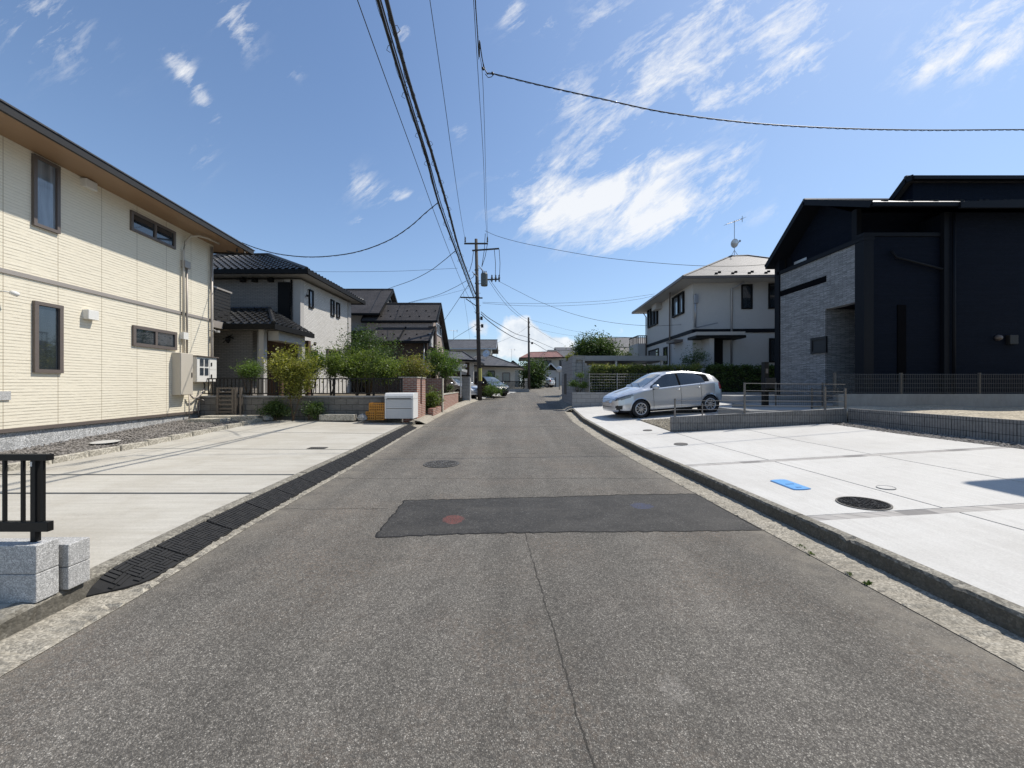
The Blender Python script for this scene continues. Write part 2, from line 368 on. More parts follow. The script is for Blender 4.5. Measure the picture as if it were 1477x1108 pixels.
def m_cream():                                # cream panels moulded like thin uneven ledges
    t = NT('cream_siding'); v = wallvec(t); s_,z_,_ = t.sep(v)
    wv = t.noise(1.1,3,.6,v=t.scale(v,(1,.2,1))); zz = t.math('ADD',z_,t.math('MULTIPLY',t.math('SUBTRACT',wv,.5),.03))
    row = t.math('FLOOR',t.math('DIVIDE',zz,.066)); fr = t.math('FRACT',t.math('DIVIDE',zz,.066))
    ledge = t.noise(1.0,3,.7,v=t.comb(t.math('MULTIPLY',s_,2.2),t.math('MULTIPLY',row,7.31),0.0))
    fine = t.noise(30,4,.7,v=t.scale(v,(.4,1.6,1)))
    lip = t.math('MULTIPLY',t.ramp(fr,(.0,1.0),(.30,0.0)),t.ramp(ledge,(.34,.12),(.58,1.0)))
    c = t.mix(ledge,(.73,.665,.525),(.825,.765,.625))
    c = t.mix(t.math('MULTIPLY',lip,.54),c,(.37,.31,.21))  # shade line along each ledge put into the colour
    c = t.mix(1.0,c,t.ramp(fine,(.3,.93),(.7,1.05)),'MULTIPLY')
    c = t.mix(t.ramp(t.noise(.4,4,.6,v=t.scale(v,(1,.4,1))),(.45,0.0),(.8,.18)),c,(.55,.48,.36))
    stk = t.noise(1.0,5,.7,v=t.scale(v,(5.5,.16,1))); c = t.mix(t.ramp(stk,(.60,0.0),(.74,.22)),c,(.42,.37,.28))
    sc,sf = t.brick(v,.91,30,.008,(0,0,0),(0,0,0),(1,1,1),0.0,0.0)
    c = t.mix(t.math('MULTIPLY',sf,.6),c,(.34,.28,.19))
    t.bump(t.math('SUBTRACT',t.math('ADD',t.math('MULTIPLY',ledge,1.0),t.math('MULTIPLY',fine,.3)),t.math('ADD',lip,sf)),.5,.014)
    return t.fin(c,.85,spec=.25)
# ------------------------------------------------------------------ foliage
def foliage(name, mat, parent, blobs, n, size, seed, clump=.16, flat=.0, fill=.25):
    """leaf-sized faces gathered in clumps through the blobs' volume; blobs = (x,y,z, rx,ry,rz)"""
    rg = np.random.default_rng(seed); B = np.array(blobs, float); off = np.array(wpos(parent)) if parent is not None else np.zeros(3)
    vol = B[:,3]*B[:,4]*B[:,5]; vol = vol**.75; w = vol/vol.sum()
    ncl = max(6, int(n/28)); ci = rg.choice(len(B), ncl, p=w)
    d = rg.normal(size=(ncl,3)); d /= np.linalg.norm(d,axis=1)[:,None]
    rad = rg.random(ncl)**(fill); cc = B[ci,:3]+d*B[ci,3:]*rad[:,None]
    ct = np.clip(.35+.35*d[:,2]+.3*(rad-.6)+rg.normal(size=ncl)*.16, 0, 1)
    li = rg.integers(0,ncl,n); cs = clump*(.6+.8*rg.random(ncl))
    P = cc[li]+rg.normal(size=(n,3))*cs[li][:,None]*np.array([1,1,.75])
    a = rg.normal(size=(n,3)); a[:,2] = a[:,2]*(.6-flat*.4); a /= np.linalg.norm(a,axis=1)[:,None]
    b = rg.normal(size=(n,3)); b -= (b*a).sum(1)[:,None]*a; b /= np.linalg.norm(b,axis=1)[:,None]
    L = size*(.6+.8*rg.random(n)); W = L*(.32+.2*rg.random(n))
    V = np.empty((n,4,3)); V[:,0] = P-a*L[:,None]*.5; V[:,1] = P+b*W[:,None]*.5-a*L[:,None]*.05; V[:,2] = P+a*L[:,None]*.5; V[:,3] = P-b*W[:,None]*.5
    V = V.reshape(-1,3)-off
    m = bpy.data.meshes.new(name); m.vertices.add(4*n); m.vertices.foreach_set('co', V.ravel())
    m.loops.add(4*n); m.loops.foreach_set('vertex_index', np.arange(4*n,dtype=np.int32))
    m.polygons.add(n); m.polygons.foreach_set('loop_start', np.arange(0,4*n,4,dtype=np.int32))
    m.update(calc_edges=True)
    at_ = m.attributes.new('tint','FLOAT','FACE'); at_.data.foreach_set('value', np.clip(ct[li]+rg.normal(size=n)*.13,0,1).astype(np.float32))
    m.materials.append(mat); o = bpy.data.objects.new(name, m); C.objects.link(o)
    if parent is not None: o.parent = parent
    return o
def limbs(root, base, tops, r, mat, name='trunk', seed=1):
    rd = random.Random(seed); mb = MB()
    for k,t in enumerate(tops):
        b = (base[0]+rd.uniform(-1,1)*r*1.5, base[1]+rd.uniform(-1,1)*r*1.5, base[2]-.05)
        mid = [(b[i]*.5+t[i]*.5)+rd.uniform(-.08,.08)*(i<2) for i in range(3)]
        q = [(b[i]*.2+t[i]*.8)+rd.uniform(-.05,.05)*(i<2) for i in range(3)]
        mb.tube([b,mid,q,t], r, 6, True, r*.35)
        for j in range(3):
            f = rd.uniform(.4,.85); p = [b[i]*(1-f)+t[i]*f for i in range(3)]
            e = (p[0]+rd.uniform(-.45,.45)*abs(t[2]-b[2])*.4, p[1]+rd.uniform(-.3,.3)*abs(t[2]-b[2])*.4, p[2]+rd.uniform(.1,.3)*abs(t[2]-b[2]))
            mb.tube([p,e], r*.45, 5, True, r*.2)
    return mb.build(name, mat, root, smooth=True)
def shrub(name, cat, label, base, blobs, n, size, leaf, seed, r=.018, group=None, tops=None, **k):
    root = thing(name, label, cat, base, group)
    if tops is None: tops = [(b[0],b[1],b[2]+b[5]*.2) for b in blobs[:6]]
    limbs(root, base, tops, r, M['bark'], 'trunk' if name.endswith('tree') else 'stem', seed)
    foliage('crown' if name.endswith('tree') else 'foliage', leaf, root, blobs, n, size, seed, **k)
    return root

# ------------------------------------------------------------------ roofs
def tiled_plane(mb, e0, e1, r1, r0, pitch=.28, rows=10, amp=.03, step=.03, lift=.0):
    """a pantiled slope from eave e0-e1 up to ridge r0-r1"""
    e0,e1,r1,r0 = map(Vector,(e0,e1,r1,r0)); u = (e1-e0).normalized()
    nrm = u.cross((r0-e0) if (r0-e0).length > .1 else (r1-e1)).normalized()
    if nrm.z < 0: nrm = -nrm
    prev = None
    for j in range(rows):
        for t,st in ((j/rows,step),((j+1)/rows,0.0)):
            A = e0.lerp(r0,t); B = e1.lerp(r1,t); L = (B-A).length
            n = max(2,int((e1-e0).length/(pitch/6)))
            row = []
            for i in range(n+1):
                p = A.lerp(B,i/n); s_ = (p-e0).dot(u)
                w = math.sin(2*math.pi*s_/pitch); w = abs(w)**.7*(1 if w>0 else -1)
                row.append(mb.v(p+nrm*(lift+amp*w+st)))
            if prev: 
                for i in range(n): mb.F.append([prev[i],prev[i+1],row[i+1],row[i]])
            prev = row
def hip(x0,x1,y0,y1,ze,zr,rx0,rx1,ry0=None,ry1=None):
    """corner points of a hip roof: eave rectangle and ridge line"""
    if ry0 is None: ry0 = ry1 = (y0+y1)/2
    return (x0,y0,ze),(x1,y0,ze),(x1,y1,ze),(x0,y1,ze),(rx0,ry0,zr),(rx1,ry1,zr)
def hip_roof(root, P, mat, fmat, smat, th=.18, name='roof', gutter=True, soff=.0):
    a,b,c,d,r0,r1 = P; up = lambda p: (p[0],p[1],p[2]+th)
    mb = MB(); mb.poly([up(a),up(b),up(r1),up(r0)]); mb.poly([up(b),up(c),up(r1)]); mb.poly([up(c),up(d),up(r0),up(r1)]); mb.poly([up(d),up(a),up(r0)])
    for q,r in ((r0,r1),(a,r0),(d,r0),(b,r1),(c,r1)):
        if (Vector(q)-Vector(r)).length > .05: mb.tube([Vector(up(q))+Vector((0,0,.01)),Vector(up(r))+Vector((0,0,.03))],.055,5)
    ro = mb.build(name, mat, root)
    f = MB()
    f.hexa([a,b,c,d],[(p[0],p[1],p[2]+th-.004) for p in (a,b,c,d)])
    e = MB(); 
    for p,q in ((a,b),(b,c),(c,d),(d,a)):
        dd = (Vector(q)-Vector(p)).normalized(); o = dd.cross(Vector((0,0,1)))*.04
        e.bar(Vector(p)+o-dd*.06+Vector((0,0,.085)),Vector(q)+o+dd*.06+Vector((0,0,.085)),.09,.14)
    f.build('soffit', smat, root); e.build('gutter', fmat, root)
    return ro
def gable_roof(root, x0,x1, prof, mat, fmat, th=.14, axis='x', name='roof', xs=None):
    """roof sheet following a profile of (y,z) from x0 to x1 (or of (x,z) along y)"""
    mb = MB(); tf = (lambda s,q,z:(s,q,z)) if axis=='x' else (lambda s,q,z:(q,s,z))
    for (p,zp),(q,zq) in zip(prof[:-1],prof[1:]):
        mb.hexa([tf(x0,p,zp),tf(x1,p,zp),tf(x1,q,zq),tf(x0,q,zq)],[tf(x0,p,zp+th),tf(x1,p,zp+th),tf(x1,q,zq+th),tf(x0,q,zq+th)])
    ro = mb.build(name, mat, root)
    b = MB()
    for s_ in (x0-.02,x1+.02):
        for (p,zp),(q,zq) in zip(prof[:-1],prof[1:]):
            b.bar(tf(s_,p,zp+.06),tf(s_,q,zq+.06),.04 if axis=='x' else .04,.2)
    for (p,zp) in (prof[0],prof[-1]):
        b.bar(tf(x0,p,zp+.04),tf(x1,p,zp+.04),.11,.12)
    b.build('bargeboard', fmat, root)
    pk = max(prof,key=lambda t:t[1]); c = MB(); c.tube([tf(x0-.03,pk[0],pk[1]+th+.01),tf(x1+.03,pk[0],pk[1]+th+.01)],.07,6); c.build('ridge_cap', mat, root)
    return ro
def gable_wall(mb, x0,x1, prof, zb, axis='x'):
    tf = (lambda s,q,z:(s,q,z)) if axis=='x' else (lambda s,q,z:(q,s,z))
    pts = [(prof[0][0],zb)]+list(prof)+[(prof[-1][0],zb)]
    A = [mb.v(tf(x0,p,z)) for p,z in pts]; B = [mb.v(tf(x1,p,z)) for p,z in pts]
    mb.F.append(A[::-1]); mb.F.append(B); n = len(pts)
    for k in range(n): mb.F.append([A[k],A[(k+1)%n],B[(k+1)%n],B[k]])
def pipe(root, pts, r, mat, name='downpipe', n=8):
    mb = MB(); mb.tube(pts, r, n); return mb.build(name, mat, root, smooth=True)
def antenna(label, x, y, z, h, w=.7, ang=.5, dish=False, group=None, slope=0.0):
    root = thing('tv_antenna', label, 'antenna', (x,y,z), group)
    m = MB(); m.tube([(x,y,z-.1),(x,y,z+h)],.022,6)
    if dish:
        for a in (0,2.1,4.2): m.tube([(x+.45*math.cos(a),y+.45*math.sin(a),z-.25),(x,y,z+.45)],.015,5)
    m.build('mast', M['steel'], root)
    b = MB(); c,s_ = math.cos(ang),math.sin(ang)
    b.tube([(x-w*c,y-w*s_,z+h-.05-slope*w),(x+w*c,y+w*s_,z+h-.05+slope*w)],.016,5)
    for k in range(9):
        t = -w+2*w*k/8; l = .22+.012*k
        b.tube([(x+t*c-l*s_,y+t*s_+l*c,z+h-.04+slope*t),(x+t*c+l*s_,y+t*s_-l*c,z+h-.04+slope*t)],.008,4)
    b.tube([(x+w*c,y+w*s_,z+h-.25+slope*w),(x+w*c,y+w*s_,z+h+.15+slope*w)],.02,5)
    b.build('yagi_array', M['steel'], root)
    if dish:
        d = MB(); d.lathe([(0,-.02),(.1,0),(.2,.035),(.28,.08),(.285,.075)],(x,y-.12,z+h*.36),(-.2,.95,.3),20); d.build('dish', M['pale_metal'], root, smooth=True)
        e = MB(); e.tube([(x,y-.1,z+h*.36-.2),(x+.05,y-.5,z+h*.36-.02)],.014,5); e.box(x,x+.1,y-.55,y-.47,z+h*.36-.05,z+h*.36+.06); e.build('receiver', M['steel'], root)
    return root

# ------------------------------------------------------------------ car
def make_car(label, paint, name='parked_car', group=None):
    root = thing(name, label, 'car', (0,0,0), group)
    Lc = 4.0
    I = lambda x,pts: float(np.interp(x,[p[0] for p in pts],[p[1] for p in pts]))
    TOP = [(0,.54),(.05,.655),(.14,.735),(.35,.83),(.62,.905),(.95,.985),(1.02,1.01),(1.25,1.16),(1.5,1.305),(1.75,1.425),(1.95,1.485),(2.2,1.505),(2.5,1.505),(2.9,1.475),(3.3,1.415),(3.6,1.335),(3.74,1.27),(3.86,1.10),(3.93,.98),(3.97,.85),(4.0,.62)]
    BELT = [(0,.52),(.05,.615),(.14,.69),(.35,.775),(.62,.845),(.95,.91),(1.3,.945),(2,.985),(3,1.035),(3.6,1.06),(3.8,1.04),(3.93,.93),(4,.60)]
    W = [(0,.40),(.04,.53),(.12,.655),(.3,.77),(.6,.83),(.9,.845),(2,.85),(3.2,.845),(3.6,.80),(3.85,.73),(3.95,.65),(4,.55)]
    WR = [(0,.40),(.14,.55),(.6,.66),(.95,.70),(1.3,.665),(1.75,.585),(2.2,.565),(3.0,.56),(3.5,.55),(3.75,.57),(3.9,.62),(4,.5)]
    SILL = [(0,.24),(.3,.19),(.7,.18),(3.4,.19),(3.8,.26),(4,.34)]
    xs = sorted(set([round(v,3) for v in list(np.arange(0,.62,.02))+list(np.arange(.62,3.6,.025))+list(np.arange(3.6,4.001,.02))+[4.0]]))
    NR = 51
    def ring(x):
        w,zb,zt,wr,zs = I(x,W),I(x,BELT),I(x,TOP),I(x,WR),I(x,SILL)
        er = min(.07,(zt-zb)*.25)
        K = [(w*.80,zs),(w*.93,zs+.05),(w*.985,zs+.17),(w*1.0,zs+(zb-zs)*.48),(w*.985,zs+(zb-zs)*.74),(w*.975,zb-.035),(w*.945,zb),
             (w*.945+(wr-w*.945)*.36,zb+(zt-er-zb)*.40),(w*.945+(wr-w*.945)*.72,zb+(zt-er-zb)*.76),(wr,zt-er),(wr*.9,zt-er*.35),(wr*.55,zt-.012),(0,zt)]
        s_ = [0]
        out = []
        # even parameter over the key points
        for k in range(NR):
            t = k/(NR-1)*(len(K)-1); i = min(int(t),len(K)-2); f = t-i
            out.append((K[i][0]+(K[i+1][0]-K[i][0])*f, K[i][1]+(K[i+1][1]-K[i][1])*f))
        return out
    rings = [ring(x) for x in xs]; nx = len(xs)
    cen = [(.84,.30),(3.37,.30)]; AR = .335
    V = {}
    for i,x in enumerate(xs):
        for k,(y,z) in enumerate(rings[i]):
            px_,pz = x,z
            if k <= 28:
                for cx_,cz in cen:
                    d = math.hypot(x-cx_,z-cz)
                    if AR*.80 < d < AR*1.08 and d>0 and y>.4:
                        px_ = cx_+(x-cx_)/d*AR; pz = cz+(z-cz)/d*AR
            V[i,k] = (px_,y,pz)
    cls = {}
    def inpoly(x,z,P):
        r = False; j = len(P)-1
        for i in range(len(P)):
            if (P[i][1]>z)!=(P[j][1]>z) and x < (P[j][0]-P[i][0])*(z-P[i][1])/(P[j][1]-P[i][1])+P[i][0]: r = not r
            j = i
        return r
    LAMP = [(.06,.60),(.22,.63),(.50,.70),(.62,.775),(.56,.80),(.33,.765),(.10,.69)]
    TAIL = [(3.78,.80),(3.98,.78),(4.0,.95),(3.90,1.02),(3.76,1.02)]
    seg = 2.0833
    def klass(i,k):
        pts = [V[i,k],V[i+1,k],V[i+1,k+1],V[i,k+1]]
        x = sum(p[0] for p in pts)/4; y = sum(p[1] for p in pts)/4; z = sum(p[2] for p in pts)/4
        for cx_,cz in cen:
            if k <= 28 and y>.4 and math.hypot(x-cx_,z-cz) < AR*.985: return None
        kk = k/(NR-1)*12
        if 12.6 <= kk+.5: pass
        zb,zt = I(x,BELT),I(x,TOP)
        if kk >= 6 and kk < 9 and z > zb+.015:
            if 1.22 < x < 3.45 and zt-zb > .16:
                top_gap = z < zt-.085
                if not top_gap: return 'body'
                ap = x > 1.0+(z-.95)*1.62+.12        # behind the sloping front pillar
                if not ap: return 'body'
                if abs(x-2.28) < .03: return 'pillar_trim'
                if x > 3.0+.55*(1.42-z): return 'body' if x>3.42 else 'side_window'
                return 'side_window'
        if kk >= 9.0 and 1.02 < x < 1.74 and kk > 9.4: return 'windshield'
        if kk >= 9.0 and 3.72 < x < 3.9: return 'rear_window'
        if 2.6 < kk < 7 and inpoly(x,z,LAMP): return 'headlight'
        if 2.0 < kk < 7 and inpoly(x,z,TAIL): return 'tail_light'
        if kk<=1.0 and .15<x<3.9: return 'rocker_panel'
        if x < .25 and .30 < z < .44 and .56<y: return 'fog_lamp_recess'
        if x < .06 and .28 < z < .40 and y < .36: return 'grille'
        if kk < 6 and 1.28 < x < 2.30 and z > .30: return 'door'
        if kk < 6 and 2.32 < x < 3.06 and z > .30: return 'rear_door'
        return 'body'
    faces = {}
    for i in range(nx-1):
        for k in range(NR-1):
            c = klass(i,k)
            if c: faces.setdefault(c,[]).append((i,k))
    P = lambda i,k,s_: (-(V[i,k][0]-2.0), V[i,k][1]*s_, V[i,k][2])     # nose towards +x
    matof = {'body':paint,'door':paint,'rear_door':paint,'side_window':M['car_glass'],'windshield':M['windscreen'],'rear_window':M['car_glass'],'pillar_trim':M['pitch_black'],
             'headlight':M['lamp_glass'],'tail_light':M['tail_red'],'sill':M['black_plastic'],'fog_lamp_recess':M['black_plastic'],'grille':M['black_plastic']}
    matof['rocker_panel']=M['black_plastic']
    for c,fl in faces.items():
        sides = ((1,-1),) if c in ('body','windshield','rear_window','grille') else ((1,),(-1,))
        for ss in sides:
            mb = MB(); idx = {}
            for s_ in ss:
                for i,k in fl:
                    q = []
                    for (a,b) in ((i,k),(i+1,k),(i+1,k+1),(i,k+1)):
                        key = (a,b,s_ if V[a,b][1] > 1e-6 else 0)
                        if key not in idx: idx[key] = mb.v(P(a,b,s_))
                        q.append(idx[key])
                    mb.F.append(q)
            if c == 'body':                       # close the nose and tail
                for e in (0,nx-1):
                    for k in range(NR-1):
                        mb.F.append([idx.get((e,k,1)) if (e,k,1) in idx else mb.v(P(e,k,1)), idx[(e,k+1,1)] if (e,k+1,1) in idx else mb.v(P(e,k+1,1)),
                                     idx[(e,k+1,-1)] if (e,k+1,-1) in idx else mb.v(P(e,k+1,-1)), idx[(e,k,-1)] if (e,k,-1) in idx else mb.v(P(e,k,-1))])
            o = mb.build(c if c!='rear_door' else 'door', matof[c], root, smooth=True)
            if c == 'door':
                h = MB(); sg = ss[0]; h.tube([(-(2.12-2)+.0,sg*.845,.865),(-(2.2-2),sg*.862,.868),(-(2.27-2),sg*.845,.87)],.014,6); h.build('handle', paint, o, smooth=True)
            if c == 'rear_door':
                h = MB(); sg = ss[0]; h.tube([(-(2.9-2)+.0,sg*.842,.895),(-(2.97-2),sg*.858,.898),(-(3.03-2),sg*.842,.90)],.014,6); h.build('handle', paint, o, smooth=True)
    # seams between the panels, dark wheel wells and floor
    mb = MB()
    for s_ in (1,-1):
        for xx in (1.285,2.305,3.05):
            i = min(range(nx),key=lambda q:abs(xs[q]-xx))
            pts = [Vector(P(i,k,s_))+Vector((0,s_*.001,0)) for k in range(6,25)]; mb.tube(pts,.0055,4)
        i0 = [i for i in range(nx) if .65 < xs[i] < 1.0]
    for i in (min(range(nx),key=lambda q:abs(xs[q]-.06)),):
        mb.tube([Vector(P(i,k,1))+Vector((.001,0,.001)) for k in range(24,51)]+[Vector(P(i,k,-1))+Vector((.001,0,.001)) for k in range(50,23,-1)],.005,4)
    mb.build('panel_seam', M['black_plastic'], root)
    u = MB(); u.box(-1.75,1.75,-.58,.58,.2,.34)
    for cx_,cz in cen:
        X = 2.0-cx_
        for s_ in (1,-1): u.lathe([(.0,0),(.36,0),(.36,.24)],(X,s_*.55,cz+.01),(0,s_,0),24)
    u.build('underbody', M['black_plastic'], root)
    for cx_,cz in cen:
        X = 2.0-cx_
        for s_ in (1,-1):
            wroot = bpy.data.objects.new('wheel',None); C.objects.link(wroot); wroot.parent = root; wroot.empty_display_size=.2
            a = MB(); a.lathe([(.2,-.2),(.285,-.19),(.302,-.15),(.302,-.05),(.285,-.01),(.24,.0),(.205,-.012)],(X,s_*.835,.302),(0,s_,0),36); a.build('tyre', M['rubber'], wroot, smooth=True)
            b = MB(); b.lathe([(.0,.0),(.045,.0),(.05,-.012),(.075,-.014)],(X,s_*.835,.302),(0,s_,0),30)
            b.lathe([(.172,-.012),(.185,-.004),(.2,-.008),(.208,-.014),(.208,-.06)],(X,s_*.835,.302),(0,s_,0),36)
            for q in range(10):
                th = 2*math.pi*q/10; wd = .085 if q%2 else .05
                def pr(r,dt,d): return (X+r*math.cos(th+dt), s_*(.835+d), .302+r*math.sin(th+dt))
                b.hexa([pr(.06,-wd*2.2,-.05),pr(.178,-wd*1.5,-.05),pr(.178,wd*1.5,-.05),pr(.06,wd*2.2,-.05)],[pr(.06,-wd*2.2,-.012),pr(.178,-wd*1.5,-.008),pr(.178,wd*1.5,-.008),pr(.06,wd*2.2,-.012)])
            b.build('rim', M['alloy'], wroot)
            d = MB(); d.lathe([(0,-.055),(.2,-.055)],(X,s_*.835,.302),(0,s_,0),24); d.build('brake_disc', M['black_plastic'], wroot)
    for s_ in (1,-1):
        m = MB(); m.lathe([(0,-.13),(.05,-.125),(.078,-.09),(.085,-.02),(.082,.06),(.055,.11),(0,.12)],(2-1.33,s_*.985,1.0),(0,s_,0),14); m.V = [(p[0]*1.0+ (0 if p[0]<2-1.33 else .02),p[1],1.0+(p[2]-1.0)*.95) for p in m.V]
        o = m.build('wing_mirror', paint, root, smooth=True)
        k = MB(); k.hexa([(2-1.30,s_*.80,.91),(2-1.37,s_*.80,.91),(2-1.37,s_*.93,.93),(2-1.30,s_*.93,.93)],[(2-1.30,s_*.80,.97),(2-1.37,s_*.80,.97),(2-1.37,s_*.93,.97),(2-1.30,s_*.93,.97)]); k.build('mirror_arm', M['black_plastic'], o)
    wp = MB()
    for y in (-.1,.42): wp.tube([(2-1.02,y,1.025),(2-1.2,y-.45,1.13)],.008,5)
    wp.build('wiper', M['black_plastic'], root)
    return root
def repaint(root, paint, old):
    for ch in [root]+list(root.children_recursive):
        if ch.type == 'MESH':
            for sl in ch.material_slots:
                if sl.material is old: sl.link = 'OBJECT'; sl.material = paint
SKY_DUST, SKY_OZONE, SKY_STR, SUN_E = .45, 2.0, .15, 5.0
SKY_TINT = (.91,.98,1.06); HAZE = (3.0,4.2,5.7); CL_LIT = (6.6,6.65,6.7); CL_SHADE = (4.1,4.5,5.1)
# ------------------------------------------------------------------ palette
M = {}
def P_(k, *a, **kw): M[k] = plain(k, *a, **kw)
_rx,_ry = onroad(654,750); RED = (_rx,_ry); _bx,_by = onroad(925,730); BLUE = (_bx,_by)
M['asphalt'] = m_asphalt(); M['patch'] = m_patch()
M['slab_tan'] = m_concrete('weathered_concrete',(.52,.495,.435),(.43,.405,.35),(.33,.295,.235),(.35,5,1),.65)
M['slab_white'] = m_concrete('new_concrete',(.62,.605,.57),(.545,.53,.495),(.45,.43,.395),(9,.35,1),.6)
M['concrete_grey'] = m_concrete('grey_concrete',(.36,.36,.35),(.30,.30,.29),(.22,.21,.19),(3,3,1),.4)
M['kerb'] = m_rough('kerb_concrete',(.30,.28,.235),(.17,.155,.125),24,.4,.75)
M['gutter'] = m_rough('gutter_concrete',(.37,.338,.275),(.27,.243,.195),30,.4)
M['granite'] = m_rough('granite_block',(.46,.455,.44),(.41,.405,.39),60,.2)
M['edging'] = m_rough('edging_concrete',(.47,.44,.37),(.36,.33,.27),14,.3)
M['paver'] = m_bricks('paver_strip',.2,.1,.01,(.42,.40,.37),(.36,.34,.32),(.22,.21,.2),.4)
M['gravel_dark'] = m_gravel('gravel_dark',(.13,.12,.11),(.27,.25,.22),38)
M['gravel_tan'] = m_gravel('gravel_tan',(.20,.17,.12),(.42,.37,.29),34)
M['pebble'] = plain('pebble',(.22,.20,.18),.85,var=.6,sc=30)
M['pebble_tan'] = plain('pebble_tan',(.32,.28,.21),.85,var=.6,sc=30)
M['sand'] = m_rough('sandy_soil',(.46,.405,.31),(.36,.315,.24),10,.5)
M['soil'] = m_rough('soil',(.17,.14,.10),(.10,.085,.06),6,.8)
M['land'] = m_rough('land',(.20,.19,.16),(.13,.125,.10),2,.4)
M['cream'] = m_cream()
M['render_base'] = m_rough('foundation_render',(.50,.50,.49),(.40,.40,.39),16,1.0)
P_('taupe',(.14,.115,.10),.5,.1,.08); P_('taupe_light',(.36,.32,.28),.45,.2,.08)
P_('beige_box',(.52,.47,.39),.45,0,.05); P_('white_box',(.72,.70,.65),.4,0,.05); P_('grey_plastic',(.35,.34,.32),.5)
M['soffit_wood'] = (lambda t: t.fin(t.mix(t.noise(4,5,.6,v=t.scale(t.obj(),(14,1,1))),(.25,.155,.085),(.32,.205,.12)),.5))(NT('soffit_wood'))
P_('dark_trim',(.030,.028,.026),.5,0,.1,6,.25); P_('black_metal',(.008,.008,.008),.5,.0,.1,6,.25); P_('black_plastic',(.012,.012,.013),.5,0,.1)
P_('steel',(.36,.36,.37),.4,.8,.1); P_('aluminium',(.20,.19,.178),.45,.6,.08); P_('pale_metal',(.6,.6,.6),.4,.5,.06)
M['glass'] = m_glass('window_glass'); M['glass_blue'] = m_glass('window_glass_blind',(.10,.12,.14),.08,.25); M['frosted'] = plain('frosted_pane',(.045,.048,.05),.55,0,.1,6,.2); M['glass_far'] = m_glass('far_glass',(.03,.035,.04),.12)
M['white_brick'] = m_bricks('white_brick',.22,.065,.010,(.66,.635,.585),(.58,.555,.505),(.36,.34,.32),.4,.01,.8,var=.10)
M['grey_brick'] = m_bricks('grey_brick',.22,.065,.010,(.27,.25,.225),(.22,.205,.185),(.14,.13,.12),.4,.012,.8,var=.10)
M['tile_black'] = m_roof('black_roof_tile',(.030,.029,.028),.28,.25,.4,.25,.45)
P_('fascia_black',(.010,.0095,.009),.6,0,.1,6,.15); P_('soffit_grey',(.34,.33,.31),.7); P_('plaster_grey',(.42,.40,.37),.8,0,.1)
M['tile_brown'] = m_roof('brown_roof_slate',(.060,.052,.047),.45,.2,.6,.25); M['tile_grey'] = m_roof('grey_roof_slate',(.10,.10,.105),.45,.22,.6,.2)
M['tile_red'] = m_roof('red_roof_metal',(.26,.12,.09),.3,2.0,.5,.2); M['tile_darkred'] = m_roof('dark_red_tile',(.12,.05,.04),.3,.25,.6,.2)
M['roof_pale'] = m_roof('pale_roof_slate',(.155,.143,.133),.45,.24,.6,.15)
M['pink_brick'] = m_bricks('pinkish_siding',.3,.08,.01,(.40,.33,.28),(.35,.285,.24),(.25,.2,.17),.4,.01,.85,var=.1)
M['brown_brick'] = m_bricks('brown_siding',.25,.07,.01,(.10,.07,.055),(.075,.055,.045),(.05,.04,.035),.5,.01,.85)
M['red_brick'] = m_bricks('brick',.215,.068,.012,(.34,.155,.105),(.25,.11,.08),(.42,.36,.31),.7,.012,.85,var=.3)
M['cream_plaster'] = plain('cream_plaster',(.54,.50,.42),.85,0,.1,3); M['white_plaster'] = plain('white_plaster',(.50,.485,.46),.85,0,.07,2.5,bump=.2)
P_('timber_brown',(.09,.05,.03),.6)
M['block'] = m_bricks('concrete_block',.4,.2,.008,(.20,.187,.165),(.155,.145,.128),(.07,.065,.06),.6,.01,.9,var=.3,grime_shade=.75)
M['block_grey'] = m_bricks('grey_block',.45,.2,.007,(.34,.335,.325),(.30,.295,.285),(.17,.165,.16),.5,.01,.9,var=.12)
M['block_ribs'] = m_ribs('ribbed_block',(.25,.243,.233),.045,.45,.2)
M['navy'] = m_bricks('navy_siding',.9,.045,.004,(.0066,.0104,.0200),(.0052,.0084,.0165),(.003,.005,.010),.5,.012,.8,seam=(2.9,30,.008),seamc=(.012,.015,.022),var=.2,grime_shade=0); M['navy'].node_tree.nodes['Principled BSDF'].inputs['Specular IOR Level'].default_value=.12
P_('pitch_black',(.004,.004,.005),.8,0,.1,6,.05)
P_('navy_plain',(.008,.011,.019),.75,0,.1); P_('navy_fascia',(.006,.0075,.011),.65,0,.1,6,.2)
M['stone'] = m_bricks('ledge_stone_siding',.34,.042,.006,(.39,.39,.385),(.23,.23,.23),(.08,.08,.08),.6,.015,.85,seam=(1.4,30,.008),seamc=(.12,.12,.12),var=.4,grime_shade=0)
M['metal_roof'] = m_roof('dark_metal_roof',(.06,.056,.054),.45,4.0,.4,.1,.5)
M['car_glass'] = m_glass('car_glass',(.012,.014,.016),.03); M['windscreen'] = m_glass('windscreen',(.06,.075,.085),.03)
M['lamp_glass'] = m_glass('headlight_glass',(.07,.075,.08),.06,.15); P_('tail_red',(.35,.01,.01),.15)
P_('rubber',(.016,.016,.017),.75,0,.15,20); P_('alloy',(.56,.56,.57),.3,.7,.05); M['rubber_ramp'] = plain('rubber_ramp',(.024,.0235,.023),.7,0,.35,16,.25,bump=.3)
M['silver'] = m_paint('silver_paint',(.62,.64,.67)); M['car_white'] = m_paint('white_paint',(.75,.75,.74)); M['car_black'] = m_paint('black_paint',(.02,.021,.024))
P_('pole',(.055,.049,.044),.85,0,.3,7,bump=.4); P_('cable',(.010,.010,.011),.55,0,.05); P_('insulator',(.05,.05,.055),.3); P_('transformer',(.095,.105,.095),.5,0,.1)
P_('yellow_band',(.42,.38,.10),.6)
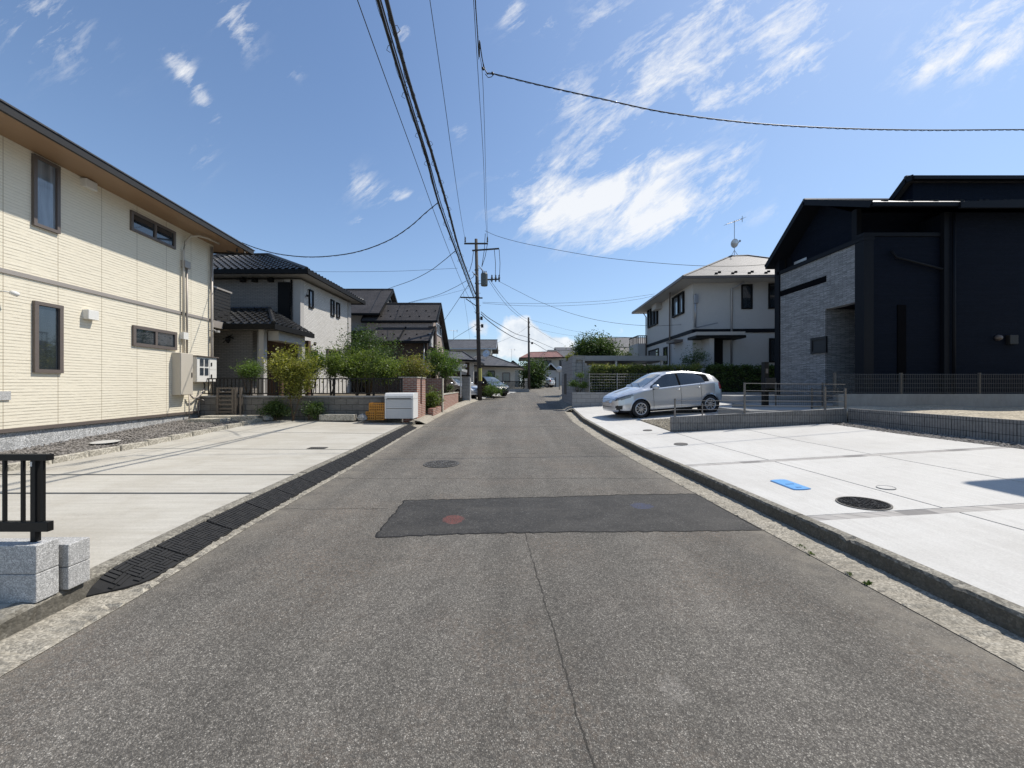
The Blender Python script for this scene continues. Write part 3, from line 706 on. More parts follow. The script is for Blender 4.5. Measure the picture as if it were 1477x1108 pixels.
P_('crate_inner',(.16,.07,.012),.7); P_('crate',(.50,.215,.02),.5,0,.12); P_('bin_grey',(.48,.49,.50),.4,.1,.05); P_('bin_white',(.70,.69,.66),.4,0,.05)
P_('iron',(.10,.094,.085),.65,.2,.4,20); M['cast_black'] = plain('cast_black',(.045,.045,.046),.3,.5,.6,40)
P_('blue_plastic',(.10,.33,.66),.5,0,.08); P_('blue_dark',(.06,.2,.42),.5); P_('gate_beige',(.15,.128,.108),.5,.3,.1)
P_('cover_white',(.47,.46,.43),.7,0,.1)
M['bark'] = m_bark('bark'); M['bark_pale'] = m_bark('bark_pale',(.22,.17,.12))
M['leaf'] = m_leaf('leaf_green',(.035,.070,.016),(.16,.235,.055)); M['leaf_yellow'] = m_leaf('leaf_yellow_green',(.065,.08,.016),(.32,.315,.065),.38,(.40,.37,.09))
M['leaf_dark'] = m_leaf('leaf_dark',(.020,.042,.013),(.095,.145,.036),.28); M['leaf_light'] = m_leaf('leaf_light',(.052,.085,.02),(.225,.275,.07),.4)
M['leaf_reddish'] = m_leaf('leaf_reddish',(.085,.085,.022),(.29,.285,.08),.35,(.34,.19,.09)); M['leaf_hedge'] = m_leaf('leaf_hedge',(.035,.06,.014),(.20,.235,.055),.3,(.32,.30,.09))
M['weed'] = m_leaf('weed_green',(.03,.06,.01),(.12,.16,.04),.3)
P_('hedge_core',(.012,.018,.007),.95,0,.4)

# ------------------------------------------------------------------ street
def strip(name, rows, mat, parent=None, closed=False):
    """sheet through rows of points"""
    mb = MB(); prev = None
    for row in rows:
        cur = [mb.v(p) for p in row]
        if prev:
            for k in range(len(cur)-1): mb.F.append([prev[k],prev[k+1],cur[k+1],cur[k]])
        prev = cur
    return mb.build(name, mat, parent)
YS = [-20,-10,-6]+[round(-4+.4*k,2) for k in range(60)]+[20+.8*k for k in range(48)]
rd = random.Random(4)
rows = []
for y in YS:
    a,b = XL(y),XR(y); rows.append([(a-.03+(b-a+.06)*k/12, y, g(y)) for k in range(13)])
struct(strip('road', rows, M['asphalt']))
rows = [[(x,y,g(y)-.06-(.15 if y<16 else 0)) for x in (-400,-120,-40,-16,-8,-3,3,8,16,40,120,400)] for y in (-60,-20,0,8,12,16,22,30,40,50,60,90,150,300,900,2500)]
struct(strip('ground', rows, M['land']))
# repaired rectangle of fresh asphalt, ragged edge
poly = [(583,722),(690,719.5),(800,717),(900,714),(1004,712.5),(1050,738),(1099,765),(1000,767),(900,767.5),(790,768),(660,771),(539,776.5),(560,750)]
pts = []
for k in range(len(poly)):
    a = onroad(*poly[k]); b = onroad(*poly[(k+1)%len(poly)])
    n = max(2,int(math.dist(a,b)/.05))
    for j in range(n):
        f = j/n; pts.append((a[0]+(b[0]-a[0])*f+rd.gauss(0,.007), a[1]+(b[1]-a[1])*f+rd.gauss(0,.008), .004))
cx_ = sum(p[0] for p in pts)/len(pts); cy_ = sum(p[1] for p in pts)/len(pts)
mb = MB(); c0 = mb.v((cx_,cy_,.006)); ids = [mb.v(p) for p in pts]; ed = [mb.v((p[0],p[1],-.01)) for p in pts]
for k in range(len(ids)): mb.F.append([c0,ids[k],ids[(k+1)%len(ids)]]); mb.F.append([ids[k],ed[k],ed[(k+1)%len(ids)],ids[(k+1)%len(ids)]])
struct(mb.build('road_patch', M['patch']))
mb = MB(); n = len(pts); P_IN = [mb.v((p[0]+(cx_-p[0])*.006,p[1]+(cy_-p[1])*.022*rd.uniform(.8,1.0),.0078)) for p in pts]; P_OUT = [mb.v((p[0]-(cx_-p[0])*.002*rd.uniform(0,1.),p[1]-(cy_-p[1])*.006*rd.uniform(0,1.),.0045)) for p in pts]
for k in range(n): mb.F.append([P_IN[k],P_IN[(k+1)%n],P_OUT[(k+1)%n],P_OUT[k]])
struct(mb.build('road_seam', plain('tar_seam',(.022,.021,.02),.7,0,.5,40,.3,bump=.4)))
# gutters and kerbs with joints, chips and an uneven inner edge
def sweep(name, XF, prof, mat, y0, y1, dy=.12, jit=.006, stones=0, seed=3, chips=()):
    r_ = random.Random(seed); mb = MB(); prev = None; y = y0; stone_off = [0,0]; nxt = y0
    ys_ = []
    while y <= y1+1e-6: ys_.append((y,0)); y += dy if y > 9 else dy*.35
    if stones:
        q = y0
        while q < y1: ys_ += [(q-.005,0),(q-.0035,1),(q+.0035,1),(q+.005,0)]; q += stones
        ys_.sort()
    for y,gap in ys_:
        if stones and y >= nxt: stone_off = [r_.uniform(-.003,.003), r_.uniform(-.003,.003)]; nxt += stones
        row = []
        for k,(d,z,j) in enumerate(prof):
            ch = 0
            for (yc,w,h) in chips:
                if abs(y-yc) < w and j > .5: ch = h*(1-abs(y-yc)/w)
            row.append((XF(y)+d+(r_.gauss(0,jit) if j else 0)+stone_off[0]*(j>0), y, g(y)+z+(r_.gauss(0,jit*.5) if j else 0)+stone_off[1]*(j>.5)-ch-(.03 if gap and j>.5 else 0)))
        cur = [mb.v(p) for p in row]
        if prev:
            for k in range(len(cur)-1): mb.F.append([prev[k],prev[k+1],cur[k+1],cur[k]])
        prev = cur
    return struct(mb.build(name, mat))
sweep('gutter', XR, [(-.03,.005,.0),(-.005,.006,1*.4),(.15,.004,.4),(.35,.004,0)], M['gutter'], -6, 17.6, .1, .014, 0, 5)
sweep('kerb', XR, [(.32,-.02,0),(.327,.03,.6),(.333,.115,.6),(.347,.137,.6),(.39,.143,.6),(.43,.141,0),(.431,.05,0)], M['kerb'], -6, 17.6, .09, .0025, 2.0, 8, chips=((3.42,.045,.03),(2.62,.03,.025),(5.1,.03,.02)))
XL0 = lambda y: XL(y)
sweep('gutter', XL0, [(.03,.005,0),(.0,.006,.4),(-.12,.003,.4),(-.38,.004,0)], M['gutter'], -6, 13.2, .1, .014, 0, 6)
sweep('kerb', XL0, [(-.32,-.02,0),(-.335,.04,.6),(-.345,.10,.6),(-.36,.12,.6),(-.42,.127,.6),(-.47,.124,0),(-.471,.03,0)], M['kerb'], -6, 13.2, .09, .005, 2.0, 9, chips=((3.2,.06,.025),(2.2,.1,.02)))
# further along: kerbs beside the next plots
sweep('kerb', XL0, [(.02,.004,0),(-.05,.02,.5),(-.22,.10,.6),(-.34,.12,.6),(-.5,.12,0)], M['gutter'], 13.3, 27, .3, .004, 2.0, 12)
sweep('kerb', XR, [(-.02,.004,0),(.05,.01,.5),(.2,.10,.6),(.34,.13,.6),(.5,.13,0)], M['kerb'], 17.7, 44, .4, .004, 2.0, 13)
# pale concrete aprons on the far side of the bend
mb = MB()
for (p,q,w0) in (((-2.6,26.6),(-.3,36),2.4),((.0,37),(1.6,44.5),2.2)):
    n = 10
    for k in range(n):
        ya = p[1]+(q[1]-p[1])*k/n; yb = p[1]+(q[1]-p[1])*(k+1)/n
        mb.slab([(XL(ya)-.02,ya,g(ya)+.03),(XL(yb)-.02,yb,g(yb)+.03),(XL(yb)-w0,yb,g(yb)+.08),(XL(ya)-w0,ya,g(ya)+.08)],.2)
struct(mb.build('pavement', M['slab_white']))

# ------------------------------------------------------------------ paved plots
def panel(mb, x0f, x1f, y0, y1, zf, nx=10, th=.14):
    ny = max(2,int((y1-y0)/.4)); G = []
    for j in range(ny+1):
        y = y0+(y1-y0)*j/ny; a,b = x0f(y),x1f(y)
        G.append([(a+(b-a)*i/nx, y, zf(a+(b-a)*i/nx,y)) for i in range(nx+1)])
    I = [[mb.v(p) for p in r] for r in G]
    for j in range(ny):
        for i in range(nx): mb.F.append([I[j][i],I[j][i+1],I[j+1][i+1],I[j+1][i]])
    rim = [I[0][i] for i in range(nx+1)]+[I[j][nx] for j in range(1,ny+1)]+[I[ny][i] for i in range(nx-1,-1,-1)]+[I[j][0] for j in range(ny-1,0,-1)]
    low = [mb.v((mb.V[i][0],mb.V[i][1],mb.V[i][2]-th)) for i in rim]; n = len(rim)
    for k in range(n): mb.F.append([rim[k],low[k],low[(k+1)%n],rim[(k+1)%n]])
mb = MB(); js = [-5,2.60,4.86,5.86,8.1,10.3,12.75]
for a,b in zip(js[:-1],js[1:]):
    gp = .035 if a in (4.86,5.86) else .02; gq = .035 if b in (4.86,5.86) else .02
    panel(mb, lambda y:-8.02 if y>2 else -9.0, lambda y:XL(y)-.472, a+gp, b-gq, zL)
struct(mb.build('driveway', M['slab_tan']))
mb = MB(); panel(mb, lambda y:-11.6, lambda y:-8.0, -5, 12.6, lambda x,y:zL(x,y)+.01+.02*math.sin(3*x+2*y)*math.sin(1.7*y)*(1 if x<-8.1 else 0), 24)
struct(mb.build('gravel_bed', M['gravel_dark']), 'stuff')
def pebbles(name, mat, n, xf, zf, smin, smax, seed):
    r_ = random.Random(seed); mb = MB()
    for k in range(n):
        x,y = xf(r_); z = zf(x,y); a = r_.uniform(0,3.14); s = r_.uniform(smin,smax); e = r_.uniform(.5,.9); ca,sa = math.cos(a),math.sin(a)
        def q(u,v,w): return (x+(u*ca-v*sa)*s, y+(u*sa+v*ca)*s, z+w*s*e)
        i = [mb.v(q(*p)) for p in ((1,0,.3),(.3,.8,.2),(-.9,.2,.35),(-.3,-.85,.3),(.1,.05,.95),(.0,.0,-.5))]
        for f in ((0,1,4),(1,2,4),(2,3,4),(3,0,4),(1,0,5),(2,1,5),(3,2,5),(0,3,5)): mb.F.append([i[t] for t in f])
    return struct(mb.build(name, mat), 'stuff')
pebbles('gravel', M['pebble'], 7000, lambda r_:(r_.uniform(-10.5,-8.08),5.2+7.3*r_.random()), lambda x,y:zL(x,y)+.02, .012, .034, 3)
# new concrete in panels on the other side
OFF = [.432, 1.84, 3.56, 5.75]
mb = MB(); ys = [(-5,3.83),(3.97,6.33),(6.47,9.84)]
for a,b in ys:
    for k in range(3):
        e0,e1 = OFF[k],OFF[k+1]
        panel(mb, lambda y,e=e0,k=k:XR(y)+e+(.011 if k else 0), lambda y,e=e1,k=k:XR(y)+e-(.011 if k<2 else 0), a+.004, b-.004, zR, 6)
panel(mb, lambda y:XR(y)+.432, lambda y:4.12, 9.85, 12.5, zR, 5)
panel(mb, lambda y:XR(y)+.432, lambda y:9.2, 12.52, 15.3, zR, 8)
panel(mb, lambda y:XR(y)+.432, lambda y:9.2, 15.32, 18.45, zR, 8)
struct(mb.build('driveway', M['slab_white']))
mb = MB()
for y0,y1 in ((3.83,3.97),(6.33,6.47)): panel(mb, lambda y:XR(y)+.432, lambda y:XR(y)+5.75, y0, y1, lambda x,y:zR(x,y)-.002, 12)
struct(mb.build('paver_strip', M['paver']))
mb = MB(); panel(mb, lambda y:XR(y)+5.755, lambda y:9.0, -5, 9.86, lambda x,y:zR(x,y)-.01, 6)
struct(mb.build('gravel_bed', M['gravel_dark']), 'stuff')
pebbles('gravel', M['pebble'], 3200, lambda r_:((lambda y:(XR(y)+r_.uniform(5.74,6.28),y))(3+6.8*r_.random())), lambda x,y:zR(x,y)-.005, .012, .032, 5)
mb = MB(); panel(mb, lambda y:4.13, lambda y:9.2, 9.95, 12.5, lambda x,y:zR(x,y)+.0, 8)
struct(mb.build('gravel_bed', M['gravel_tan']), 'stuff')
pebbles('gravel', M['pebble_tan'], 2600, lambda r_:(r_.uniform(4.16,5.6),10.0+2.45*r_.random()), lambda x,y:zR(x,y)+.005, .012, .036, 7)
# sandy plot behind the ribbed wall and the terrace before the navy house
mb = MB(); panel(mb, lambda y:8.72+.0565*(9.87-y), lambda y:30, -5, 11.9, lambda x,y:.80+.025*math.sin(2.1*x+y)+.02*math.sin(3.3*y-x), 60)
struct(mb.build('sandy_plot', M['sand']))
mb = MB(); mb.box(6.4,10.0,10.3,11.95,.4,.775); mb.box(8.0,16,11.95,14,.4,.80); mb.box(9.3,40,14,30,.2,.86)
struct(mb.build('terrace', M['concrete_grey']))
# garden plots on the left beyond the driveway
mb = MB(); mb.box(-30,-3.95,13.25,24,-.2,.98); mb.box(-30,-3.1,24,32,.0,.75); mb.box(-40,-2.2,32,62,.3,1.15)
struct(mb.build('garden_soil', M['soil']))
mb = MB(); mb.box(9.2,30,15.3,45,.0,1.0); mb.box(3.95,9.2,18.57,24,.0,.95); mb.box(6.2,9.2,24,36,.0,.95); mb.box(9.0,40,36,44,.2,1.2); mb.box(13.5,40,44,60,.2,1.2)
struct(mb.build('plot_soil', M['concrete_grey']))

# ------------------------------------------------------------------ things let into the ground
def disc_cover(label, x, y, zf, r, mat, fmat, pattern=True, cat='manhole cover', name='manhole_cover', group=None, slope=0.0):
    root = thing(name, label, cat, (x,y,zf(x,y)), group)
    z = 0.0; tf = lambda p:(p[0],p[1],p[2]+zf(p[0],p[1]))
    f = MB(tf); f.lathe([(r*1.0,.004),(r*1.0,.010),(r*.93,.010),(r*.93,.002)],(x,y,0),(0,0,1),40); f.build('frame', fmat, root)
    c = MB(tf); c.lathe([(.0,.007),(r*.3,.007),(r*.6,.007),(r*.925,.007)],(x,y,0),(0,0,1),40)
    if pattern:
        for ring in range(1,8):
            rr = r*.12*ring; n = max(5,int(5.2*ring))
            for k in range(n):
                if (k*7+ring*3)%5 == 0: continue
                a0 = 2*math.pi*(k+.5*(ring%2))/n; a1 = a0+2*math.pi/n*.62; r0,r1 = rr-r*.035,rr+r*.035
                q = [(x+p*math.cos(a),y+p*math.sin(a)) for p,a in ((r0,a0),(r1,a0),(r1,a1),(r0,a1))]
                c.hexa([(u,v,.006) for u,v in q],[(u,v,.014) for u,v in q])
    c.build('cover', mat, root)
    return root
gx = lambda x,y:g(y)
x,y = onroad(637,669.5); disc_cover('worn iron manhole cover set in the asphalt road beyond the dark patch', x,y, gx, .335, M['iron'], M['iron'])
def onR(px,py):
    k=(py-CY)/F0; kx=(px-CX)/F0; Y=7.0
    for _ in range(60):
        Y = Y+.5*((H-zR(kx*Y,Y))/k-Y)
    return kx*Y, Y
def onL(px,py):
    k=(py-CY)/F0; kx=(px-CX)/F0; Y=7.0
    for _ in range(60): Y = Y+.5*((H-zL(kx*Y,Y))/k-Y)
    return kx*Y, Y
x,y = onR(1245,726.5); disc_cover('black cast manhole cover with bold relief in the pale driveway, by the blue lid', x,y, zR, .235, M['cast_black'], M['iron'])
x,y = onR(982,641); disc_cover('plain dark round drain cover near the ribbed wall end', x,y, zR, .14, M['iron'], M['iron'], False, 'drain cover', 'drain_cover')
x,y = onR(934,621); disc_cover('plain dark round drain cover between gravel patch and kerb, towards the car', x,y, zR, .12, M['iron'], M['iron'], False, 'drain cover', 'drain_cover')
x,y = onR(1278,704); disc_cover('pale plastic round cover almost lost in the white concrete driveway', x,y, zR, .09, M['slab_white'], M['concrete_grey'], False, 'drain cover', 'drain_cover')
x,y = onL(152,641); disc_cover('white round drain cover lying in the dark gravel by the cream house', x,y, lambda a,b:zL(a,b)+.05, .24, M['cover_white'], M['cover_white'], False, 'drain cover', 'drain_cover')
x,y = onL(458,646.5); root = thing('drain_grate','small dark rectangular drain grate in the tan driveway','drain grate',(x,y,zL(x,y)))
tf = lambda p:(p[0],p[1],p[2]+zL(p[0],p[1])); f = MB(tf); f.box(x-.19,x+.19,y-.1,y+.1,-.02,.004); f.build('frame',M['cast_black'],root)
f = MB(tf)
for k in range(9): f.box(x-.17+k*.04,x-.15+k*.04,y-.09,y+.09,.004,.010)
f.build('grating',M['iron'],root)
x,y = onR(1139,699.5); root = thing('meter_lid','bright blue oblong water meter lid in the white driveway','meter lid',(x,y,zR(x,y)))
tf = lambda p:(p[0],p[1],p[2]+zR(p[0],p[1]))
def stadium(l,w,n=8):
    o=[]
    for cx2,a0 in ((l-w,-math.pi/2),(-(l-w),math.pi/2)):
        for k in range(n+1):
            a=a0+math.pi*k/n; q=.0; o.append((cx2+ (w*.55)*math.cos(a), w*max(-1,min(1,1.25*math.sin(a)))))
    return o
def lid(l,w,z0,z1,mat,name,par):
    f = MB(tf); o=[(x-v,y+u) for u,v in stadium(l,w)]; b=[f.v((p[0],p[1],z0)) for p in o]; t_=[f.v((p[0],p[1],z1)) for p in o]; n=len(o)
    f.F.append(t_)
    for k in range(n): f.F.append([b[k],b[(k+1)%n],t_[(k+1)%n],t_[k]])
    return f.build(name,mat,par)
lid(.30,.115,-.02,.006,M['blue_dark'],'rim',root); lid(.285,.10,.004,.011,M['blue_plastic'],'lid',root)
f = MB(tf); f.box(x-.05,x+.05,y-.012,y+.012,.0112,.014); f.build('raised_mark',M['blue_dark'],root)
f = MB(tf); f.box(x-.03,x+.03,y-.17,y-.14,.0112,.014); f.build('finger_slot',M['blue_dark'],root)

# rubber ramps against the left kerb: one piece, then copies
def ramp_mesh(end=False):
    mb = MB(); L=.592; n=12; Wd=.265
    def hgt(t): return .012+.098*t**1.15
    for i in range(1):
        pass
    G=[]
    for j in range(n+1):
        yy=-L/2+L*j/n; wd = Wd
        if end: wd = Wd*(1-max(0,(.45-(yy+L/2)/L)/.45)**2*.98)
        G.append([(-.33+wd*k/6, yy, .012+(hgt(1-k/6)-.012)*(wd/Wd)**.8) for k in range(7)])
    I=[[mb.v(p) for p in r] for r in G]
    for j in range(n):
        for k in range(6): mb.F.append([I[j][k],I[j][k+1],I[j+1][k+1],I[j+1][k]])
    for row in (I[0],I[-1]):
        lo=[mb.v((mb.V[i][0],mb.V[i][1],0)) for i in row]
        for k in range(6): mb.F.append([row[k],row[k+1],lo[k+1],lo[k]])
    col=[I[j][6] for j in range(n+1)]; lo=[mb.v((mb.V[i][0],mb.V[i][1],0)) for i in col]
    for k in range(n): mb.F.append([col[k],col[k+1],lo[k+1],lo[k]])
    def wdt(yy): return Wd*(1-max(0,(.45-(yy+L/2)/L)/.45)**2*.98) if end else Wd
    def top(xx,yy):
        w_ = wdt(yy); return .012+(hgt(1-(xx+.33)/w_)-.012)*(w_/Wd)**.8
    for i_ in range(3):                            # raised tread bars in a basket weave
        for j_ in range(6):
            for q in range(3):
                xa,ya = -.327+i_*.086,-L/2+.005+j_*.0975
                if (i_+j_)%2: x0_,x1_,y0,y1 = xa,xa+.081,ya+q*.0322,ya+q*.0322+.0235
                else: x0_,x1_,y0,y1 = xa+q*.0285,xa+q*.0285+.0205,ya,ya+.092
                if end:
                    lim = min(wdt(y0),wdt(y1))*.95-.33
                    if x0_ > lim-.02: continue
                    x1_ = min(x1_,lim)
                P4 = [(x0_,y0),(x1_,y0),(x1_,y1),(x0_,y1)]
                mb.hexa([(u,v,top(u,v)-.004) for u,v in P4],[(u,v,top(u,v)+.009) for u,v in P4])
    return mb
NR_ = 16; y = 2.72+.3
for k in range(NR_):
    if k < 2:
        mbr = ramp_mesh(k==0); o = mbr.build('kerb_ramp', M['rubber_ramp'])
        if k==1: base = o
    else:
        o = base.copy(); C.objects.link(o)
    sl = math.atan2(-(XL(y+.3)-XL(y-.3)),.6)
    o.location=(XL(y),y,g(y)+.003); o.rotation_euler=(math.atan(.022) if y>8 else 0,0,sl)
    lab = 'black rubber kerb ramp with a rounded tip, the end piece nearest the black fence' if k==0 else ('black rubber kerb ramp piece nearest the white storage bin, last of its line' if k==NR_-1 else 'black ribbed rubber kerb ramp piece along the edge of the tan driveway')
    tag(o, lab, 'kerb ramp', None if k in (0,NR_-1) else 'rubber kerb ramps in a line along the driveway')
    y += .598
# edging blocks beside the gravel
for k in range(14):
    yy = 4.6+.585*k; zz = zL(-8.0,yy)
    if k==0:
        m = MB(); m.box(-.055,.055,-.287,.287,-.05,.11); eb = m.build('edging_block', M['edging'], None, bevel=.012); o=eb
    else: o = eb.copy(); C.objects.link(o)
    o.location=(-8.0+.01*math.sin(k*2.3),yy,zz); o.rotation_euler=(.012*math.sin(k*5.1),0,.015*math.sin(k*3.7))
    tag(o,'pale concrete edging block between dark gravel and tan driveway','edging block','edging blocks in a row along the gravel bed')
# ------------------------------------------------------------------ cream house on the left
def cream_house():
    F = Facade((-10.6,13.6),(-.0865,1),(1,.0865)); root = thing('house','cream two storey house with ledge textured siding and dark edged eaves beside the tan driveway','house',(-10.6,13.6,0))
    E = Facade(F.P(0,0)[:2],tuple(-F.n)[:2],tuple(F.u)[:2])     # end wall
    zf,zb,zs = .58,3.745,6.41
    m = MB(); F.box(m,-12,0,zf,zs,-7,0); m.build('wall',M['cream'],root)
    m = MB(); F.box(m,-12,-.03,-.2,zf-.02,-6.9,-.035); m.build('foundation',M['render_base'],root)
    m = MB(); F.box(m,-12,.012,zf-.05,zf+.025,-.03,.03); m.build('base_flashing',M['taupe'],root)
    m = MB(); F.box(m,-12,.02,zb-.045,zb+.045,-.02,.028); m.build('belt_course',M['taupe_light'],root)
    m = MB(); F.box(m,-.05,.025,zf+.03,zb-.05,-.05,.026); m.build('corner_trim',M['cream'],root); m = MB(); F.box(m,-.05,.025,zb+.05,zs,-.05,.026); m.build('corner_trim',M['cream'],root)
    m = MB(); F.box(m,-12,.75,zs,zs+.03,-7.6,.90); m.build('soffit',M['soffit_wood'],root)
    m = MB(); F.box(m,-12,.80,6.36,6.50,.90,.96); F.box(m,.75,.81,6.36,6.50,-7.6,.899); m.build('gutter',M['dark_trim'],root)
    m = MB(); a=[F.P(-12.6,6.51,.98),F.P(.85,6.51,.98),F.P(.85,6.51,-7.9),F.P(-12.6,6.51,-7.9)]; r0,r1=F.P(-8.5,7.9,-3.5),F.P(-3.3,7.9,-3.5)
    up=lambda p:(p[0],p[1],p[2]+.03)
    A=[up(p) for p in a]
    m.poly([A[0],A[1],r1,r0]); m.poly([A[1],A[2],r1]); m.poly([A[2],A[3],r0,r1]); m.poly([A[3],A[0],r0]); m.hexa(a,A); m.build('roof',M['metal_roof'],root)
    window_px(root,F,(45,221),(83.6,338),M['taupe'],M['glass_blue'],fw=.065,proud=.06)
    window_px(root,F,(187,302.6),(251.6,360),M['taupe'],M['glass'],fw=.07,proud=.05,mull=(.52,))
    window_px(root,F,(46.3,433.5),(88,538.5),M['taupe'],M['glass'],fw=.075,proud=.06)
    window_px(root,F,(190,468.8),(253.4,505.5),M['taupe'],M['glass'],fw=.085,proud=.05,mull=(.5,))
    for (p0,p1) in (((115,256),(135.6,277)),((118.5,446),(137.6,462))):
        a0,z1=F.px(*p0); a1,z0=F.px(*p1)
        h=MB(); F.box(h,a0,a1-.06,z0,z1,-.01,.14); F.box(h,a0+.0,a1-.06,z0-.02,z0+.005,.02,.15); h.build('vent_hood',M['white_box'],root,bevel=.012)
    # electric cabinet, meter board, conduits
    a0,z1=F.px(260,508.6,.25); _,z0=F.px(260,570,.25); a1,_=F.px(278,570,.25); wd=a1-a0
    m = MB(); F.box(m,a0,a1,z0,z1,-.01,.25); cab=m.build('electric_cabinet',M['beige_box'],root,bevel=.01)
    m = MB(); F.box(m,a0+.01,a1-.01,z0+.01,z1-.01,.252,.264); dr=m.build('cabinet_door',M['beige_box'],cab,bevel=.006)
    m = MB(); F.box(m,a1-.08,a1-.05,z0+(z1-z0)*.42,z0+(z1-z0)*.54,.264,.28); m.build('latch',M['dark_trim'],dr)
    b0,zt=F.px(284.3,514,.2); b1,_=F.px(312.6,520,.2); _,zz=F.px(284.3,551,.2); sx=(b1-b0)/1.0
    m = MB(); F.box(m,b0,b1,zz,zt,-.01,.20); mp=m.build('meter_board',M['white_box'],root,bevel=.01)
    m = MB(); F.box(m,b0-.03,b1+.03,zt,zt+.03,-.01,.26); m.build('rain_cap',M['taupe'],mp)
    for i in range(2):
        for j in range(2):
            c=b0+(.13+i*.24)*sx; zc=zz+(zt-zz)*(.27+.36*j)
            m = MB(); F.box(m,c,c+.17*sx,zc,zc+(zt-zz)*.29,.2,.214); m.build('meter_window',M['glass'],mp)
    for j in range(2):
        hh=(zt-zz)*.47; zc=zz+.02+j*hh*1.03; m = MB(); F.box(m,b0+.60*sx,b1-.03,zc,zc+hh,.2,.212); m.build('meter_door',M['white_box'],mp,bevel=.004)
        m = MB(); F.box(m,b0+.66*sx,b0+.71*sx,zc+.12,zc+.24,.212,.23); m.build('latch',M['dark_trim'],mp)
    ac=a0+.38
    q=lambda a,z,d:F.P(a,z,d)
    pipe(root,[q(ac,z1,.07),q(ac,5.3,.07),q(ac,5.7,.07),q(ac+.03,6.0,.09),q(ac+.12,6.22,.2),q(ac+.26,6.30,.34),q(ac+.5,6.32,.45),q(ac+1.0,6.32,.5)],.032,M['beige_box'],'conduit')
    pipe(root,[q(ac+.16,z1,.06),q(ac+.16,5.3,.06)],.028,M['taupe_light'],'conduit')
    m = MB(); F.box(m,ac-.02,ac+.22,5.2,5.42,0,.13); m.build('junction_box',M['taupe_light'],root)
    pipe(root,[q(-.14,6.3,.08),q(-.14,.5,.08)],.04,M['taupe_light'])
    m = MB(); F.box(m,-.55,-.55+.0,0,0,0,0)
    a2,z2=F.px(262,484); m = MB(); F.box(m,a2-.08,a2+.12,z2-.12,z2+.1,-.01,.12); m.build('small_outlet_box',M['white_box'],root)
    # bracket lamp with stalk
    a3,z3=F.px(3,421); m = MB(); m.tube([q(a3-.05,z3,.0),q(a3-.05,z3,.1),q(a3,z3-.01,.17)],.016,6); m.lathe([(0,0),(.04,.01),(.05,.05),(.048,.12),(0,.14)],q(a3-.03,z3-.0,.16),(.55,.62,-.35),14); m.build('security_camera',M['white_box'],root,smooth=True)
    a5,z5=F.px(302,477); m = MB(); m.tube([q(a5,z5,0),q(a5,z5+.03,.14),q(a5+.1,z5,.2)],.014,5); m.box(*(lambda p:(p[0]-.05,p[0]+.05,p[1]-.05,p[1]+.06,p[2]-.05,p[2]+.02))(q(a5+.1,z5,.2))); m.build('hook_bracket',M['grey_plastic'],root)
    a4,z4=F.px(0,564.5); m = MB(); a6,z6=F.px(13.5,577); F.box(m,a4-.25,a6,z6,z4,-.01,.03); m.build('name_plate',M['granite'],root)
    # taps and hoses under the boxes
    for k in range(3):
        c=-.75+.2*k; m = MB(); m.tube([q(c,.98,.02),q(c,.98,.16),q(c+.05,.95,.2)],.025,6); m.lathe([(0,0),(.045,.01),(.045,.03),(0,.04)],q(c,.98,.1),(0,0,1),10); m.build('tap',M['taupe'],root)
    pipe(root,[q(-.8,.95,.1),q(-.82,.5,.1),q(-.82,.3,.12)],.02,M['taupe'],'drain_hose')
    pipe(root,[q(ac+.2,z0,.1),q(ac+.2,.35,.1)],.018,M['taupe_light'],'conduit')
    pipe(root,[q(a0+.6,z0,.12),q(a0+.7,z0-.12,.14),q(b0+.1,z0-.1,.14),q(b0+.42,z0+.1,.13),q(b0+.45,zz,.12)],.028,M['taupe_light'],'conduit')
    # balcony on the end wall
    m = MB(); F.box(m,.04,1.25,3.55,3.80,-3,-.12); bal=m.build('balcony',M['taupe_light'],root)
    lou=MB()
    for k in range(9): F.box(lou,.04,1.24,3.86+k*.125,3.86+k*.125+.10,-.17,-.14)
    lou.build('balcony_louver',M['dark_trim'],bal)
    m = MB(); F.box(m,.04,1.28,4.98,5.04,-.22,-.10); m.build('handrail',M['taupe_light'],bal)
    # service bracket with insulators at the eave
    m = MB(); m.tube([q(-.05,6.2,.5),q(.35,6.2,.95)],.02,5)
    for t in (.1,.3): m.lathe([(0,0),(.03,.01),(.04,.05),(.02,.09),(.035,.13),(0,.15)],q(t,6.22,.7+t*.7),(0,0,1),8)
    m.build('service_bracket',M['dark_trim'],root)
    return F
F1 = cream_house()

